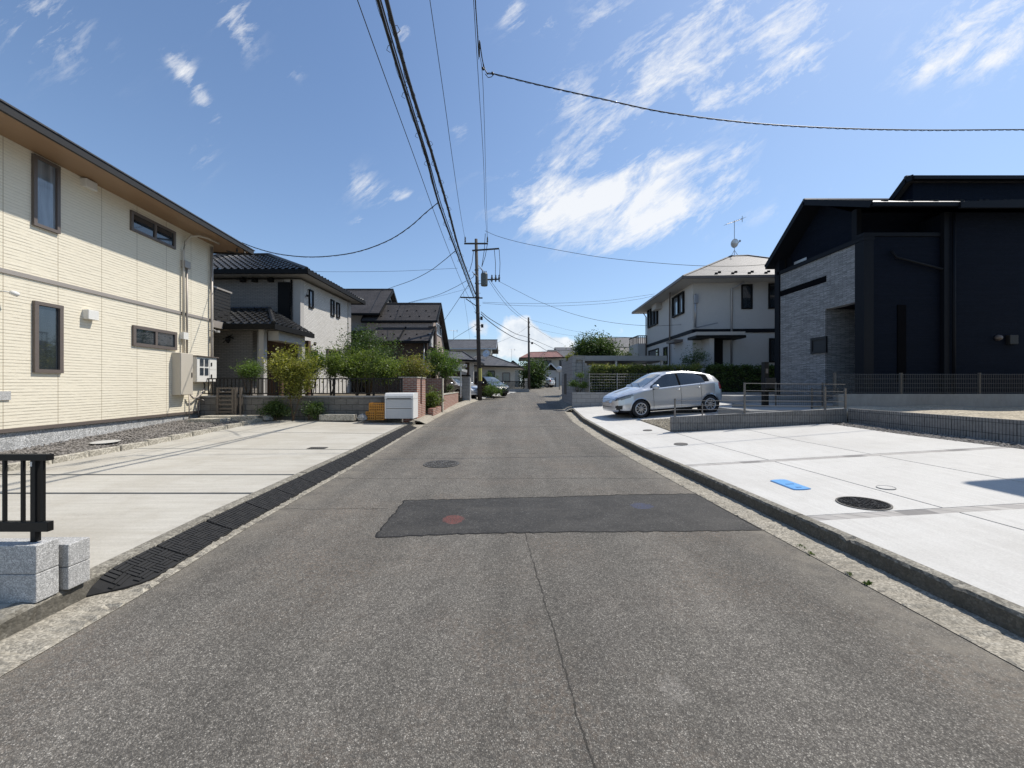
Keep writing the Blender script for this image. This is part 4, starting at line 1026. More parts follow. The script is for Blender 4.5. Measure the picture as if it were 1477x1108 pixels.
# ------------------------------------------------------------------ white brick house with pantiles
def pantile_house():
    root = thing('house','white brick house with black glazed pantile roofs and tiled porch beyond the black fence','house',(-9.8,17.8,.98))
    R_ = Facade((-9.8,17.8),(.021,1),(1,-.021)); N_ = Facade((-9.8,17.8),(-1,.0),(0,-1))
    m = MB(); R_.box(m,.02,5.25,.9,6.35,-8.5,0); m.build('wall',M['white_brick'],root)
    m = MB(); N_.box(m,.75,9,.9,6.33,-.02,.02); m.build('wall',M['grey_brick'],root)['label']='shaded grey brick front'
    m = MB(); N_.box(m,-.02,.30,.9,6.33,.0,.04); R_.box(m,-.04,.26,.9,6.33,0,.035); m.build('corner_pier',M['plaster_grey'],root)
    m = MB(); R_.box(m,4.9,5.27,.9,6.33,0,.04); m.build('corner_pier',M['plaster_grey'],root)
    m = MB(); N_.box(m,.45,1.0,.98,6.2,.02,.06); m.build('stair_panel',M['fascia_black'],root)
    pipe(root,[N_.P(.36,6.3,.08),N_.P(.36,1,.08)],.04,M['fascia_black'])
    for (p0,p1) in (((445,417),(451.2,446)),((476.5,431.5),(481.4,457.5)),((484.7,436),(489.4,460))):
        window_px(root,R_,p0,p1,M['fascia_black'],M['glass_blue'],fw=.07,proud=.06)
    for (p0,p1) in (((444,504),(455.5,522)),((470.5,503),(489,524))): window_px(root,R_,p0,p1,M['taupe'],M['glass_far'],fw=.07,proud=.12)
    # main roof
    x0,x1,y0,y1 = -18.5,-9.15,17.15,23.7; ze,zr = 6.45,8.15
    P = hip(x0,x1,y0,y1,ze,zr,-15.2,-12.9); a,b,c,d,r0,r1=P
    t = MB(); tiled_plane(t,a,b,r1,r0,.30,11,.035,.04,.16); tiled_plane(t,b,c,r1,r1,.30,11,.035,.04,.16); t.poly([(p[0],p[1],p[2]+.16) for p in (c,d,r0,r1)])
    for p,q in ((r0,r1),(b,r1),(a,r0),(c,r1)):
        p=Vector(p)+Vector((0,0,.2)); q=Vector(q)+Vector((0,0,.22)); n=int((q-p).length/.28)
        for k in range(n): t.tube([p.lerp(q,k/n),p.lerp(q,(k+.93)/n)],.085,7)
    t.build('roof',M['tile_black'],root)
    f = MB(); f.hexa([a,b,c,d],[(p[0],p[1],p[2]+.12) for p in (a,b,c,d)]); f.build('soffit',M['soffit_grey'],root)
    e = MB()
    for p,q in ((a,b),(b,c),(c,d)):
        dd=(Vector(q)-Vector(p)).normalized(); o=dd.cross(Vector((0,0,1)))*.05; e.bar(Vector(p)+o-dd*.09+Vector((0,0,.05)),Vector(q)+o+dd*.09+Vector((0,0,.05)),.11,.2)
    e.build('gutter',M['fascia_black'],root)
    for px in (352,369,392):
        a_,z_=N_.px(px,405); m=MB(); N_.box(m,a_-.12,a_+.12,z_-.08,z_+.1,.0,.16); m.build('vent_hood',M['fascia_black'],root,bevel=.02)
    # porch
    x0,x1,y0,y1=-15,-8.95,14.45,17.15; ze,zr=3.62,4.62
    P=((x0,y0,ze),(x1,y0,ze),(x1,y1,ze),(x0,y1,ze),(-14,16.9,zr),(-10.65,16.9,zr)); a,b,c,d,r0,r1=P
    t=MB(); tiled_plane(t,a,b,r1,r0,.30,8,.035,.04,.14); tiled_plane(t,b,c,(r1[0],17.15,zr),r1,.30,7,.035,.04,.14)
    for p,q in ((r0,r1),(b,r1)):
        p=Vector(p)+Vector((0,0,.18)); q=Vector(q)+Vector((0,0,.2)); n=int((q-p).length/.28)
        for k in range(n): t.tube([p.lerp(q,k/n),p.lerp(q,(k+.93)/n)],.085,7)
    t.build('porch_roof',M['tile_black'],root)
    f=MB(); f.hexa([a,b,c,d],[(p[0],p[1],p[2]+.1) for p in (a,b,c,d)]); f.build('porch_soffit',M['soffit_grey'],root)
    e=MB()
    for p,q in ((a,b),(b,c)):
        dd=(Vector(q)-Vector(p)).normalized(); o=dd.cross(Vector((0,0,1)))*.05; e.bar(Vector(p)+o-dd*.09+Vector((0,0,.03)),Vector(q)+o+dd*.09+Vector((0,0,.03)),.11,.2)
    e.build('gutter',M['fascia_black'],root)
    m=MB(); m.box(-15,-10.25,15.2,17.7,.9,3.6); m.build('porch_wall',M['grey_brick'],root)
    m=MB(); m.box(-9.75,-9.55,14.8,15.0,.9,3.6); m.build('porch_column',M['plaster_grey'],root)
    m=MB(); m.box(-9.3,-9.12,16.7,16.95,.9,3.6); m.build('porch_column',M['plaster_grey'],root)
    m=MB(); m.box(-10.24,-9.55,15.9,16.1,.9,3.6); m.box(-10.24,-9.15,17.3,17.5,.9,3.45); m.build('screen',M['timber_brown'],root)
    m=MB(); m.box(-9.54,-9.12,15.05,16.69,3.2,3.58); m.build('lintel',M['plaster_grey'],root)
    pipe(root,[(-10.0,15.15,3.6),(-10.0,15.15,1)],.035,M['grey_plastic'])
    m=MB(); m.tube([(-11.0,15.19,3.3),(-11.0,14.95,3.35)],.02,5); m.lathe([(.03,-.12),(.09,-.02),(.09,.08),(0,.14)],(-11.0,14.9,3.2),(0,0,1),10)
    for k in range(6): m.tube([(-11,14.95,3.35),(-11+.22*math.cos(k),14.9+.1*math.sin(k),3.25+.2*math.sin(k*1.05))],.012,4)
    m.build('wall_lantern',M['black_metal'],root)
    a_,z_=R_.px(441,428.5); m=MB(); m.lathe([(0,0),(.05,.02),(.06,.1),(0,.12)],R_.P(a_,z_,.1),(0,0,1),8); m.tube([R_.P(a_,z_,0),R_.P(a_-.12,z_+.1,.12),R_.P(a_-.1,z_+.32,.15),R_.P(a_+.15,z_+.42,.15)],.012,4); m.build('service_bracket',M['black_metal'],root)
    a_,z_=R_.px(450,499); m=MB(); m.tube([R_.P(a_,z_,0),R_.P(a_,z_+.1,.15)],.015,5); m.lathe([(.02,.0),(.06,.05),(.07,.16),(0,.2)],R_.P(a_,z_,.15),(0,0,1),8); m.build('wall_lantern',M['black_metal'],root)
pantile_house()

# ------------------------------------------------------------------ generic gabled / hipped houses further off
def simple_windows(root, F, wins, fm='fascia_black', gm='glass_far', **k):
    for w in wins: window_px(root,F,(w[0],w[1]),(w[2],w[3]),M[fm],M[gm],fw=.08,proud=.07,**k)

def brown_house():
    root = thing('house','brown slate roofed house with steep pinkish gable and lean-to roof behind the garden trees','house',(-7,27,.7))
    prof=[(25.3,5.55),(26.8,6.95),(30.3,4.15)]
    w=MB(); gable_wall(w,-9.6,-5.25,[(25.35,5.50),(26.8,6.85),(30.2,4.1)],.6); w.build('wall',M['pink_brick'],root)
    gable_roof(root,-9.9,-4.95,prof,M['tile_brown'],M['fascia_black'])
    # lean-to
    m=MB(); m.hexa([(-8.9,23.7,4.05),(-5.1,23.7,4.05),(-5.1,25.5,5.2),(-8.9,25.5,5.2)],[(-8.9,23.7,4.17),(-5.1,23.7,4.17),(-5.1,25.5,5.32),(-8.9,25.5,5.32)]); m.build('lean_to_roof',M['tile_brown'],root)
    m=MB(); m.box(-8.95,-5.05,23.6,23.7,4.0,4.15); m.bar((-7.0,23.7,4.2),(-7.0,25.5,5.35),.08,.06); m.bar((-5.08,23.7,4.14),(-5.08,25.5,5.29),.06,.18); m.build('gutter',M['fascia_black'],root)
    m=MB(); m.box(-8.8,-5.3,24.1,26,.6,4.2); m.build('lean_to_wall',M['brown_brick'],root)
    m=MB(); m.box(-5.32,-5.16,24.5,25.2,3.9,4.75); m.build('white_gable_board',M['white_plaster'],root)
    m=MB(); m.box(-5.5,-5.02,25.3,25.75,.6,5.3); m.build('chimney_breast',M['brown_brick'],root)
    pipe(root,[(-5.5,24.0,4.1),(-5.5,24.0,.8)],.05,M['steel'])
    Fg=Facade((-5.25,26),(0,1),(1,0)); window_px(root,Fg,(628.5,465),(636.5,487),M['pale_metal'],M['glass_blue'],fw=.07,mull=(.5,))
    # taller wing behind
    w=MB(); gable_wall(w,-16,-9.05,[(26.0,6.35),(28.3,8.2),(30.6,6.35)],.6); w.build('wall',M['white_plaster'],root)
    gable_roof(root,-16.3,-8.75,[(25.4,6.05),(28.3,8.3),(31.2,6.05)],M['tile_brown'],M['fascia_black'])
    Fw=Facade((-9.05,26),(0,1),(1,0)); window(root,Fw,2.2,2.7,7.0,7.7,M['fascia_black'],M['glass_far'],fw=.06)
    m=MB(); m.box(-16,-9.2,25.2,26,.6,5.0); m.build('lower_wall',M['fascia_black'],root)
    # snow guards
    for k in range(14):
        x=-9.4+.32*k; y=25.6+.5*(k%2); z=5.55+(y-25.3)*.933+.12; m=MB(); m.box(x,x+.09,y,y+.04,z,z+.09); m.build('snow_guard',M['fascia_black'],root)
    for k in range(10):
        x=-8.6+.36*k; y=23.95+.45*(k%2); z=4.05+(y-23.7)*.64+.10; m=MB(); m.box(x,x+.09,y,y+.04,z,z+.09); m.build('snow_guard',M['fascia_black'],root)
brown_house()

def grey_gable_house():
    root = thing('house','beige two storey house under a plain grey gable roof beyond the utility pole','house',(-5,51,1.1))
    w=MB(); gable_wall(w,-12,-2.7,[(48.6,6.0),(51,7.1),(53.4,6.0)],.9); w.build('wall',M['cream_plaster'],root)
    gable_roof(root,-12.4,-1.95,[(48.0,5.85),(51,7.2),(54.2,5.75)],M['tile_grey'],M['pale_metal'])
    Fg=Facade((-2.7,50),(0,1),(1,0)); window(root,Fg,.3,2.1,4.4,5.6,M['fascia_black'],M['glass_far'],fw=.1,mull=(.5,))
    m=MB(); m.tube([(-9,48.5,5.6),(-7.4,48.5,4.7)],.05,5); m.build('downpipe',M['taupe_light'],root)
grey_gable_house()
def bungalow():
    root = thing('house','low beige bungalow with a broad grey hipped roof behind the dark parked car','house',(-1.5,42,1))
    P=((-5.6,39.6,3.35),(1.0,39.6,3.15),(1.4,46,3.15),(-5.6,46,3.35),(-3.6,42.6,4.55),(-2.3,42.6,4.5))
    m=MB(); m.box(-5.2,.3,40.2,45.5,.7,3.3); m.build('wall',M['cream_plaster'],root)
    hip_roof(root,P,M['tile_grey'],M['fascia_black'],M['soffit_grey'],.12)
    Fn=Facade((-5.2,40.2),(1,0),(0,-1))
    window(root,Fn,2.7,3.4,1.0,2.9,M['fascia_black'],M['glass_far'],fw=.08); window(root,Fn,.6,1.9,1.6,2.8,M['taupe'],M['glass_far'],fw=.08,mull=(.5,)); window(root,Fn,4.2,5.0,1.7,2.7,M['taupe'],M['glass_far'],fw=.08)
    m=MB(); m.lathe([(0,0),(.22,.05),(.4,.16),(.41,.15)],(-2.75,41.6,4.75),(-.3,-.9,.3),18); m.tube([(-2.75,41.8,4.2),(-2.75,41.7,4.75)],.03,5); m.build('satellite_dish',M['pale_metal'],root,smooth=True)
bungalow()
def tiled_carport():
    root = thing('porch_house','dark timber entrance house with grey tiled hip roof by the two parked cars','house',(-4,30,.8))
    P=((-7.2,28.2,3.35),(-2.6,28.2,3.1),(-2.45,33,3.1),(-7.2,33,3.35),(-5.5,30.6,4.05),(-3.9,30.6,3.95))
    hip_roof(root,P,M['tile_grey'],M['fascia_black'],M['soffit_grey'],.1)
    m=MB(); m.box(-7,-3.3,29.4,32.8,.7,3.2); m.build('wall',M['timber_brown'],root)
    m=MB(); m.box(-3.9,-3.55,29.0,29.3,.7,3.2); m.box(-3.2,-2.9,29.0,29.3,.7,3.1); m.build('white_post',M['white_plaster'],root)
tiled_carport()
def white_carport():
    root = thing('carport','small white framed carport with translucent roof among bushes by the brick wall','carport',(-4.2,24,.75))
    m=MB(); m.hexa([(-5.4,22.6,2.42),(-3.0,22.6,2.42),(-3.0,25.2,2.75),(-5.4,25.2,2.75)],[(-5.4,22.6,2.46),(-3.0,22.6,2.46),(-3.0,25.2,2.79),(-5.4,25.2,2.79)]); m.build('roof',M['roof_pale'],root)
    m=MB(); m.box(-5.45,-2.95,22.54,22.62,2.26,2.46); m.box(-5.45,-2.95,25.15,25.22,2.6,2.8); m.box(-3.02,-2.94,22.6,25.2,2.26,2.42); m.build('frame',M['pale_metal'],root)
    for x,y in ((-5.4,22.6),(-3.05,22.6),(-5.4,25.1),(-3.05,25.1)):
        m=MB(); m.box(x,x+.07,y,y+.07,.7,2.4); m.build('post',M['pale_metal'],root)
white_carport()
def red_roof_house():
    root = thing('house','cream house with a faded red roof and small gabled porch closing the road view','house',(4.5,63,1.2))
    w=MB(); gable_wall(w,2.9,7.4,[(60.6,5.5),(63,6.3),(65.4,5.5)],1.0); w.build('wall',M['cream_plaster'],root)
    P=((1.2,59.6,5.45),(8.0,59.6,5.55),(8.0,66,5.5),(1.2,66,5.4),(3.0,62.8,6.55),(7.3,62.8,6.65))
    hip_roof(root,P,M['tile_red'],M['fascia_black'],M['soffit_grey'],.12)
    Fn=Facade((2.9,60.6),(1,0),(0,-1)); window(root,Fn,2.0,3.3,4.4,5.2,M['fascia_black'],M['glass_far'],fw=.1,mull=(.5,))
    m=MB(); m.box(4.7,7.2,58.8,60.5,1.0,3.6); m.build('porch_wall',M['white_plaster'],root)
    gable_roof(root,58.4,60.7,[(4.7,3.4),(5.9,4.6),(7.1,3.4)],M['tile_grey'],M['pale_metal'],.12,'y','porch_roof')
    Fp=Facade((4.7,58.8),(1,0),(0,-1)); window(root,Fp,.4,1.0,1.5,3.0,M['pale_metal'],M['glass_far'],fw=.08)
red_roof_house()
def far_house(label, x0,x1,y0,y1,zb,ze,zr, roof, wall='cream_plaster', axis='x', wins=()):
    root = thing('house',label,'house',((x0+x1)/2,(y0+y1)/2,zb))
    if axis=='x':
        m=(y0+y1)/2; w=MB(); gable_wall(w,x0+.5,x1-.5,[(y0+.5,ze),(m,zr-.12),(y1-.5,ze)],zb); w.build('wall',M[wall],root)
        gable_roof(root,x0,x1,[(y0,ze-.15),(m,zr),(y1,ze-.15)],M[roof],M['fascia_black'],.12)
    else:
        m=(x0+x1)/2; w=MB(); gable_wall(w,y0+.5,y1-.5,[(x0+.5,ze),(m,zr-.12),(x1-.5,ze)],zb,'y'); w.build('wall',M[wall],root)
        gable_roof(root,y0,y1,[(x0,ze-.15),(m,zr),(x1,ze-.15)],M[roof],M['fascia_black'],.12,'y')
    F=Facade((x0+.5,y0+.5),(1,0),(0,-1))
    for (a0,a1,z0,z1) in wins: window(root,F,a0,a1,z0,z1,M['fascia_black'],M['glass_far'],fw=.1,mull=(.5,))
    return root
far_house('distant house with a dark red tiled gable between bungalow and ivy covered tree',-1.6,1.9,63,69,1.1,4.0,5.2,'tile_darkred','cream_plaster','y')
far_house('distant pale house with long grey roof behind the red roofed house',7.4,15,76,84,1.2,6.9,8.4,'tile_grey','plaster_grey','x',((1,2.5,4.8,6.2),))
far_house('distant white box house with flat grey roof above the long grey roof',10.6,16,92,99,1.2,9.6,10.4,'tile_grey','white_plaster','x')
far_house('distant white house with shallow grey roof rising behind the round dark tree',13.6,24,56,64,1.2,6.6,8.6,'tile_grey','white_plaster','x',((2,3.6,5.2,6.3),(5.5,7,5.2,6.3)))
far_house('low brown grey roofed house between the round tree and the white house',10.6,17.5,41,47,1.2,4.5,5.55,'roof_pale','timber_brown','x')
far_house('distant grey roofed house behind the brown slate house',-30,-19,40,48,1.0,5.8,7.4,'tile_grey','cream_plaster')

# ------------------------------------------------------------------ white hipped house on the right
def white_house():
    root = thing('house','white two storey house with a pale hipped roof and dark belt course','house',(9.86,21,1.0))
    L_=Facade((9.86,21),(.053,1),(-1,.053)); N_=Facade((9.86,21),(1,-.053),(-.053,-1))
    zt=7.0
    m=MB(); A=[N_.P(0,.9),N_.P(8.5,.9),N_.P(8.5,.9,-8.4),N_.P(0,.9,-8.4)]; m.hexa(A,[(p[0],p[1],zt) for p in A]); m.build('wall',M['white_plaster'],root)
    a,b,c,d=N_.P(-.85,zt,.85),N_.P(9.3,zt,.85),N_.P(9.3,zt,-9.2),N_.P(-.85,zt,-9.2)
    r0,r1=N_.P(4.15,9.62,-4.15),N_.P(5.2,9.62,-4.15)
    hip_roof(root,(a,b,c,d,r0,r1),M['roof_pale'],M['taupe'],M['soffit_grey'],.16)
    for k in range(9):
        for q in (0,1):
            m=MB()
            s_=1.0+k*.85+q*.3; t=.9-.28*q; z=zt+.16+(.85-t)*.53+.12+.02
            p=N_.P(s_,zt+.16+(.85-(t-.35))*.524,t-.35); m.box(p[0]-.07,p[0]+.07,p[1]-.03,p[1]+.03,p[2]-.02,p[2]+.09); m.build('snow_guard',M['fascia_black'],root)
    z0,z1=hz(479,20.6),hz(473.5,20.6)
    m=MB(); N_.box(m,-.03,8.5,z0,z1,0,.04); L_.box(m,0,8.4,z0,z1,0,.04); m.build('belt_course',M['navy_fascia'],root)
    for q0,q1 in (((1069,410.5),(1085,446)),((1108,409),(1124,445.5)),((1109,488),(1122,523))): window_px(root,N_,q0,q1,M['fascia_black'],M['glass'],fw=.07,proud=.05)
    for q0,q1,mu in (((987.5,420),(971.5,459),(.45,)),((949.5,438),(935.5,474),(.33,.66))): window_px(root,L_,q0,q1,M['fascia_black'],M['glass_blue'],fw=.09,proud=.12,mull=mu)
    for q0,q1 in (((950.5,502),(936,525)),((963,500),(957.5,526))): window_px(root,L_,q0,q1,M['fascia_black'],M['glass'],fw=.09,proud=.05)
    pipe(root,[N_.P(2.5,zt-.1,.5),N_.P(2.02,zt-.35,.1),N_.P(2.0,.9,.1)],.05,M['steel'])
    a_,_=L_.px(968,470); pipe(root,[L_.P(a_-1.2,zt-.02,.5),L_.P(a_-.05,zt-.5,.1),L_.P(a_,zt-.7,.09),L_.P(a_,.9,.09)],.045,M['taupe'])
    pipe(root,[L_.P(8.3,zt-.1,.3),L_.P(8.35,zt-.4,.08),L_.P(8.35,.9,.08)],.045,M['taupe'])
    pipe(root,[N_.P(.12,6.4,.06),N_.P(.12,4.6,.06)],.05,M['steel'],'conduit')
    m=MB(); m.tube([N_.P(.1,4.55,.05),N_.P(1.1,4.75,.5)],.025,5); m.build('service_bracket',M['steel'],root); m=MB(); N_.box(m,.05,.25,5.9,6.35,0,.15); m.build('junction_box',M['steel'],root)
    # porch canopy, door
    m=MB(); N_.box(m,-.25,2.2,4.02,4.2,0,1.1); m.build('porch_canopy',M['plaster_grey'],root)
    m=MB(); N_.box(m,-.28,2.23,3.88,4.02,0,1.13); m.build('canopy_edge',M['fascia_black'],root)
    a0,z1=N_.px(1022,491); a1,z0=N_.px(1042,560)
    m=MB(); N_.box(m,a0,a1,1.0,z1,-.02,.05); dr=m.build('front_door',M['fascia_black'],root)
    m=MB(); N_.box(m,a0+.2,a0+.24,1.6,2.9,.05,.09); m.build('handle',M['steel'],dr)
    m=MB(); N_.box(m,a0-.35,a0-.12,1.0,4.0,.0,.9); m.build('porch_pier',M['white_plaster'],root)
    # awning and balcony on the street side
    m=MB(); a0,z1=L_.px(983,490); L_.box(m,a0-.2,a0+1.1,z1-.15,z1,0,.5); m.build('awning',M['taupe'],root)
    m=MB(); L_.box(m,7.0,7.5,3.1,3.5,0,.35); m.build('vent_hood',M['plaster_grey'],root)
    m=MB(); p=L_.P(8.4,0,.0); m.box(p[0]-.7,p[0]+1.5,p[1]+.02,p[1]+2.2,3.0,4.6); bal=m.build('balcony',M['white_plaster'],root)
    rl=MB(); X0=p[0]-.7; Y0=p[1]+.02
    for k in range(7): rl.box(X0+.02,X0+.06,Y0+.05+k*.34,Y0+.09+k*.34,4.6,5.2)
    for k in range(5): rl.box(X0+.05+k*.16,X0+.08+k*.16,Y0+.03,Y0+.06,4.6,5.2)
    rl.box(X0,X0+.08,Y0,Y0+2.2,5.15,5.22); rl.box(X0,X0+.8,Y0,Y0+.08,5.15,5.22); rl.build('balcony_railing',M['fascia_black'],bal)
    a_,z_=L_.px(951,437); m=MB(); L_.box(m,a_-.5,a_+.4,z_-.5,z_+.2,0,.4); m.build('air_conditioner',M['plaster_grey'],root)
    return L_,N_
WL,WN = white_house()
antenna('tv antenna with round satellite dish on a pole standing on the white house ridge',14.45,25.0,9.75,2.35,.62,.25,True,slope=.38)

# ------------------------------------------------------------------ navy house on the right
def navy_house():
    root = thing('house','dark navy house with grey ledge stone entrance front and a gabled roof at right','house',(11.9,13,.8))
    X0=11.9; YN=13.0; YF=17.1; zp=6.6
    L_=Facade((X0,YN),(0,1),(-1,0)); N_=Facade((X0,YN),(1,0),(0,-1))
    # entrance block: ledge stone towards the street, with an entrance recess, navy towards the plot
    yd=14.62; zd=hz(438,13.6)
    zL0=zp-.0
    def zpar(y): return zp
    m=MB(); m.box(X0,X0+.3,yd,YF,.7,zp-.25); m.box(X0,X0+.3,YN+.28,yd,zd,zp-.25); m.box(X0+.3,X0+1.35,yd,yd+.2,.7,zd); m.build('stone_front',M['stone'],root)
    m=MB(); m.box(X0+1.35,X0+1.55,YN+.28,yd+.2,.7,zd); m.build('recess_wall',M['stone'],root)
    m=MB(); m.box(X0+1.28,X0+1.36,YN+.32,YN+1.15,.8,zd-.5); dr=m.build('front_door',M['pitch_black'],root)
    m=MB(); m.box(X0+1.22,X0+1.27,YN+.42,YN+.46,1.5,2.6); m.build('handle',M['steel'],dr)
    m=MB(); m.box(X0+.3,X0+1.35,YN+.28,yd,zd,zd+.1); m.build('recess_ceiling',M['navy_fascia'],root)
    m=MB(); m.box(X0+.02,14.55,YN,YN+.28,.7,zp-.12); m.box(X0+.3,14.5,YN+.28,YF-.0,zd+.12,zp-1.1); m.box(X0+1.6,14.5,YN+.28,YF,.7,zd+.1); m.build('entrance_block_wall',M['navy'],root)
    m=MB(); m.box(X0-.06,X0+.32,YN-.04,YF+.1,zp-.25,zp-.10); m.box(X0-.06,14.56,YN-.05,YN+.32,zp-.12,zp-.0); m.build('parapet_cap',M['navy_fascia'],root)
    m=MB(); m.box(X0-.05,X0+.28,YN-.045,YN+.30,.7,zp-.26); m.build('corner_trim',M['navy_fascia'],root); m=MB(); m.box(X0-.06,X0+.2,YF-.04,YF+.25,.7,7.0); m.build('corner_trim',M['navy_fascia'],root)
    a0,z1=L_.px(1192,402.5); a1,z0=L_.px(1127,427)
    m=MB(); m.box(X0-.012,X0+.05,YN+a0,YF-.05,hz(427,16.9)-.0,hz(427,16.9)+.24); m.build('slot_window',M['pitch_black'],root)
    window_px(root,L_,(1193,485),(1170.5,511),M['black_plastic'],M['frosted'],fw=.09,proud=.05)
    m=MB(); N_.box(m,wx(1294,YN)-X0,wx(1306,YN)-X0,1.6,hz(440,YN),0,.03); m.build('slot_window',M['pitch_black'],root)
    # upper storey with street gable behind the balcony
    w=MB(); gable_wall(w,X0+.35,24,[(13.75,7.62),(15.2,8.58),(17.05,7.02)],6.0); w.build('upper_wall',M['navy'],root)
    m=MB(); m.box(X0+.30,X0+.42,YF-.25,YF+.02,6.0,7.05); m.build('gable_trim',M['navy_fascia'],root); m=MB(); m.box(X0+.28,X0+.45,13.6,13.8,5.5,7.7); m.build('gable_trim',M['navy_fascia'],root)
    gable_roof(root,X0-.35,24,[(12.35,7.22),(15.2,8.62),(17.5,6.75)],M['metal_roof'],M['navy_fascia'],.13)
    m=MB()
    for (p,zp),(q,zq) in zip([(12.37,7.22),(15.2,8.61)],[(15.2,8.61),(17.48,6.76)]): m.hexa([(X0-.34,p,zp-.03),(23.9,p,zp-.03),(23.9,q,zq-.03),(X0-.34,q,zq-.03)],[(X0-.34,p,zp-.006),(23.9,p,zp-.006),(23.9,q,zq-.006),(X0-.34,q,zq-.006)])
    m.build('soffit',M['navy_fascia'],root)
    for k in range(12):
        x=12.6+.85*k
        m=MB(); m.box(x,x+.12,13.0,13.06,7.60,7.74); m.build('snow_guard',M['fascia_black'],root)
        m=MB(); m.box(x+.4,x+.52,13.5,13.56,7.85,7.98); m.build('snow_guard',M['fascia_black'],root)
    # main block to the right
    m=MB(); m.box(14.52,24,12.9,17,.7,7.25); m.build('main_block_wall',M['navy'],root)
    m=MB(); m.box(14.45,14.62,12.86,12.98,.7,7.25); m.hexa([(14.3,12.25,7.12),(24.2,12.25,7.12),(24.2,12.33,7.12),(14.3,12.33,7.12)],[(14.3,12.25,7.32),(24.2,12.25,7.62),(24.2,12.33,7.62),(14.3,12.33,7.32)]); m.build('eave_trim',M['navy_fascia'],root)
    pipe(root,[(14.42,12.9,5.35),(12.9,12.92,5.75),(12.75,12.93,6.0)],.04,M['navy_fascia'])
    pipe(root,[(14.72,12.82,7.2),(14.72,12.82,.8)],.045,M['navy_fascia'])
    # second, higher roof
    w=MB(); w.hexa([(15.0,14.4,7.6),(24,14.4,7.6),(24,17.5,7.6),(15.0,17.5,7.6)],[(15.0,14.4,9.02),(24,14.4,9.02),(24,17.5,7.7),(15.0,17.5,7.7)]); w.build('upper_wall',M['navy'],root)
    gable_roof(root,14.75,24.2,[(14.15,9.04),(14.4,9.08),(16.6,7.2)],M['metal_roof'],M['navy_fascia'],.14)
    # fittings
    a_,_=N_.px(1443,487); m=MB(); p=(wx(1443,12.8),12.9,hz(487,12.8)); m.lathe([(0,0),(.09,0),(.10,.05),(.07,.12),(0,.13)],p,(0,-1,0),14); m.build('vent_hood',M['taupe'],root,smooth=True)
    x=wx(1462,12.8); z=hz(490,12.8); m=MB(); m.box(x-.14,x+.14,12.78,12.9,z-.15,z+.15); m.build('meter_box',M['dark_trim'],root,bevel=.01)
    m=MB(); m.lathe([(0,0),(.07,.02),(.09,.1),(.06,.2),(0,.22)],(X0+.5,14.2,6.5),(0,0,1),10); m.tube([(X0+.5,14.2,6.3),(X0+.5,14.2,6.55)],.02,5); m.build('balcony_lamp',M['pale_metal'],root,smooth=True)
    m=MB(); m.box(X0+.34,X0+.37,16.0,16.7,6.5,6.78); m.build('window_sill_panel',M['pale_metal'],root)
    m=MB(); m.box(X0+.02,X0+.9,YN+.3,yd-.1,.7,.92); m.build('doorstep',M['concrete_grey'],root)
    return root
navy_house()
# neighbour that throws the shadow at the right edge
def shadow_neighbour():
    root = thing('house','pale neighbouring house whose eave shadow falls on the white driveway','house',(10.5,3,.8))
    m=MB(); m.box(10.5,18,-6,6.5,.5,7.0); m.build('wall',M['cream_plaster'],root)
    hip_roof(root,((9.95,-6.6,7.0),(18.6,-6.6,7.0),(18.6,7.05,7.0),(9.95,7.05,7.0),(14,-2,9.2),(14.2,2.5,9.2)),M['tile_grey'],M['fascia_black'],M['soffit_grey'],.16)
    Fn=Facade((10.5,0),(0,1),(-1,0)); window(root,Fn,1,2.6,1.8,3.6,M['fascia_black'],M['glass']); window(root,Fn,1,2.6,4.8,6.0,M['fascia_black'],M['glass'])
shadow_neighbour()
# ------------------------------------------------------------------ walls, fences, gates
def post_and_rail(root, pts, zb, zt, mat, spacing, bar=.018, rail=.04, post=.055, rails=(0,1), vertical=True, post_every=None, over=0):
    pass
# black fence on granite blocks at the near left
def near_fence():
    root = thing('metal_fence','black metal railing panel in the near left corner, standing on granite blocks','fence',(-3.1,2.49,.12))
    y=2.49; x1=-2.985; zt=hz(655,y); zr=hz(664,y); zb=hz(752,y); zb2=hz(766,y)
    m=MB(); m.box(-5.2,x1,y-.02,y+.02,zr,zt); m.build('rail',M['black_metal'],root,bevel=.003)
    m=MB(); m.box(-5.2,x1,y-.018,y+.018,zb2,zb); m.build('rail',M['black_metal'],root,bevel=.003)
    xp=wx(43,y-.017); m=MB(); m.box(xp,xp+.034,y-.017,y+.017,.46,zt-.003); m.build('post',M['black_metal'],root,bevel=.003)
    for px in [58.5,29.5,3]+[3-28*k for k in range(1,12)]:
        x=wx(px,y-.008); m=MB(); m.box(x,x+.015,y-.008,y+.008,zb,zr); m.build('baluster',M['black_metal'],root)
    m=MB(); m.box(xp+.004,xp+.016,y-.0195,y-.0172,.97,1.0); m.build('maker_plate',M['pale_metal'],root)
near_fence()
k=0
for (x0,x1,y0,y1,z0,z1,lab) in ((-3.55,-2.995,2.42,2.545,.12,.30,'lower granite block under the black railing post at the near left'),(-3.55,-2.995,2.42,2.545,.303,.483,'upper granite block carrying the black railing post at the near left'),
      (-3.35,-2.97,2.575,2.71,.12,.27,'lower short granite block beside the railing blocks, by the ramp tip'),(-3.35,-2.97,2.575,2.71,.273,.425,'upper short granite block beside the railing blocks, by the ramp tip')):
    m=MB(); m.box(x0,x1,y0,y1,z0,z1); tag(m.build('granite_block',M['granite'],None,bevel=.006),lab,'block')
for k in range(3):
    m=MB(); x1=-3.555-.5*k; m.box(x1-.495,x1,2.42,2.545,.12,.483); tag(m.build('granite_block',M['granite'],None,bevel=.006),'granite blocks continuing left under the black railing','block','granite blocks out along the railing')

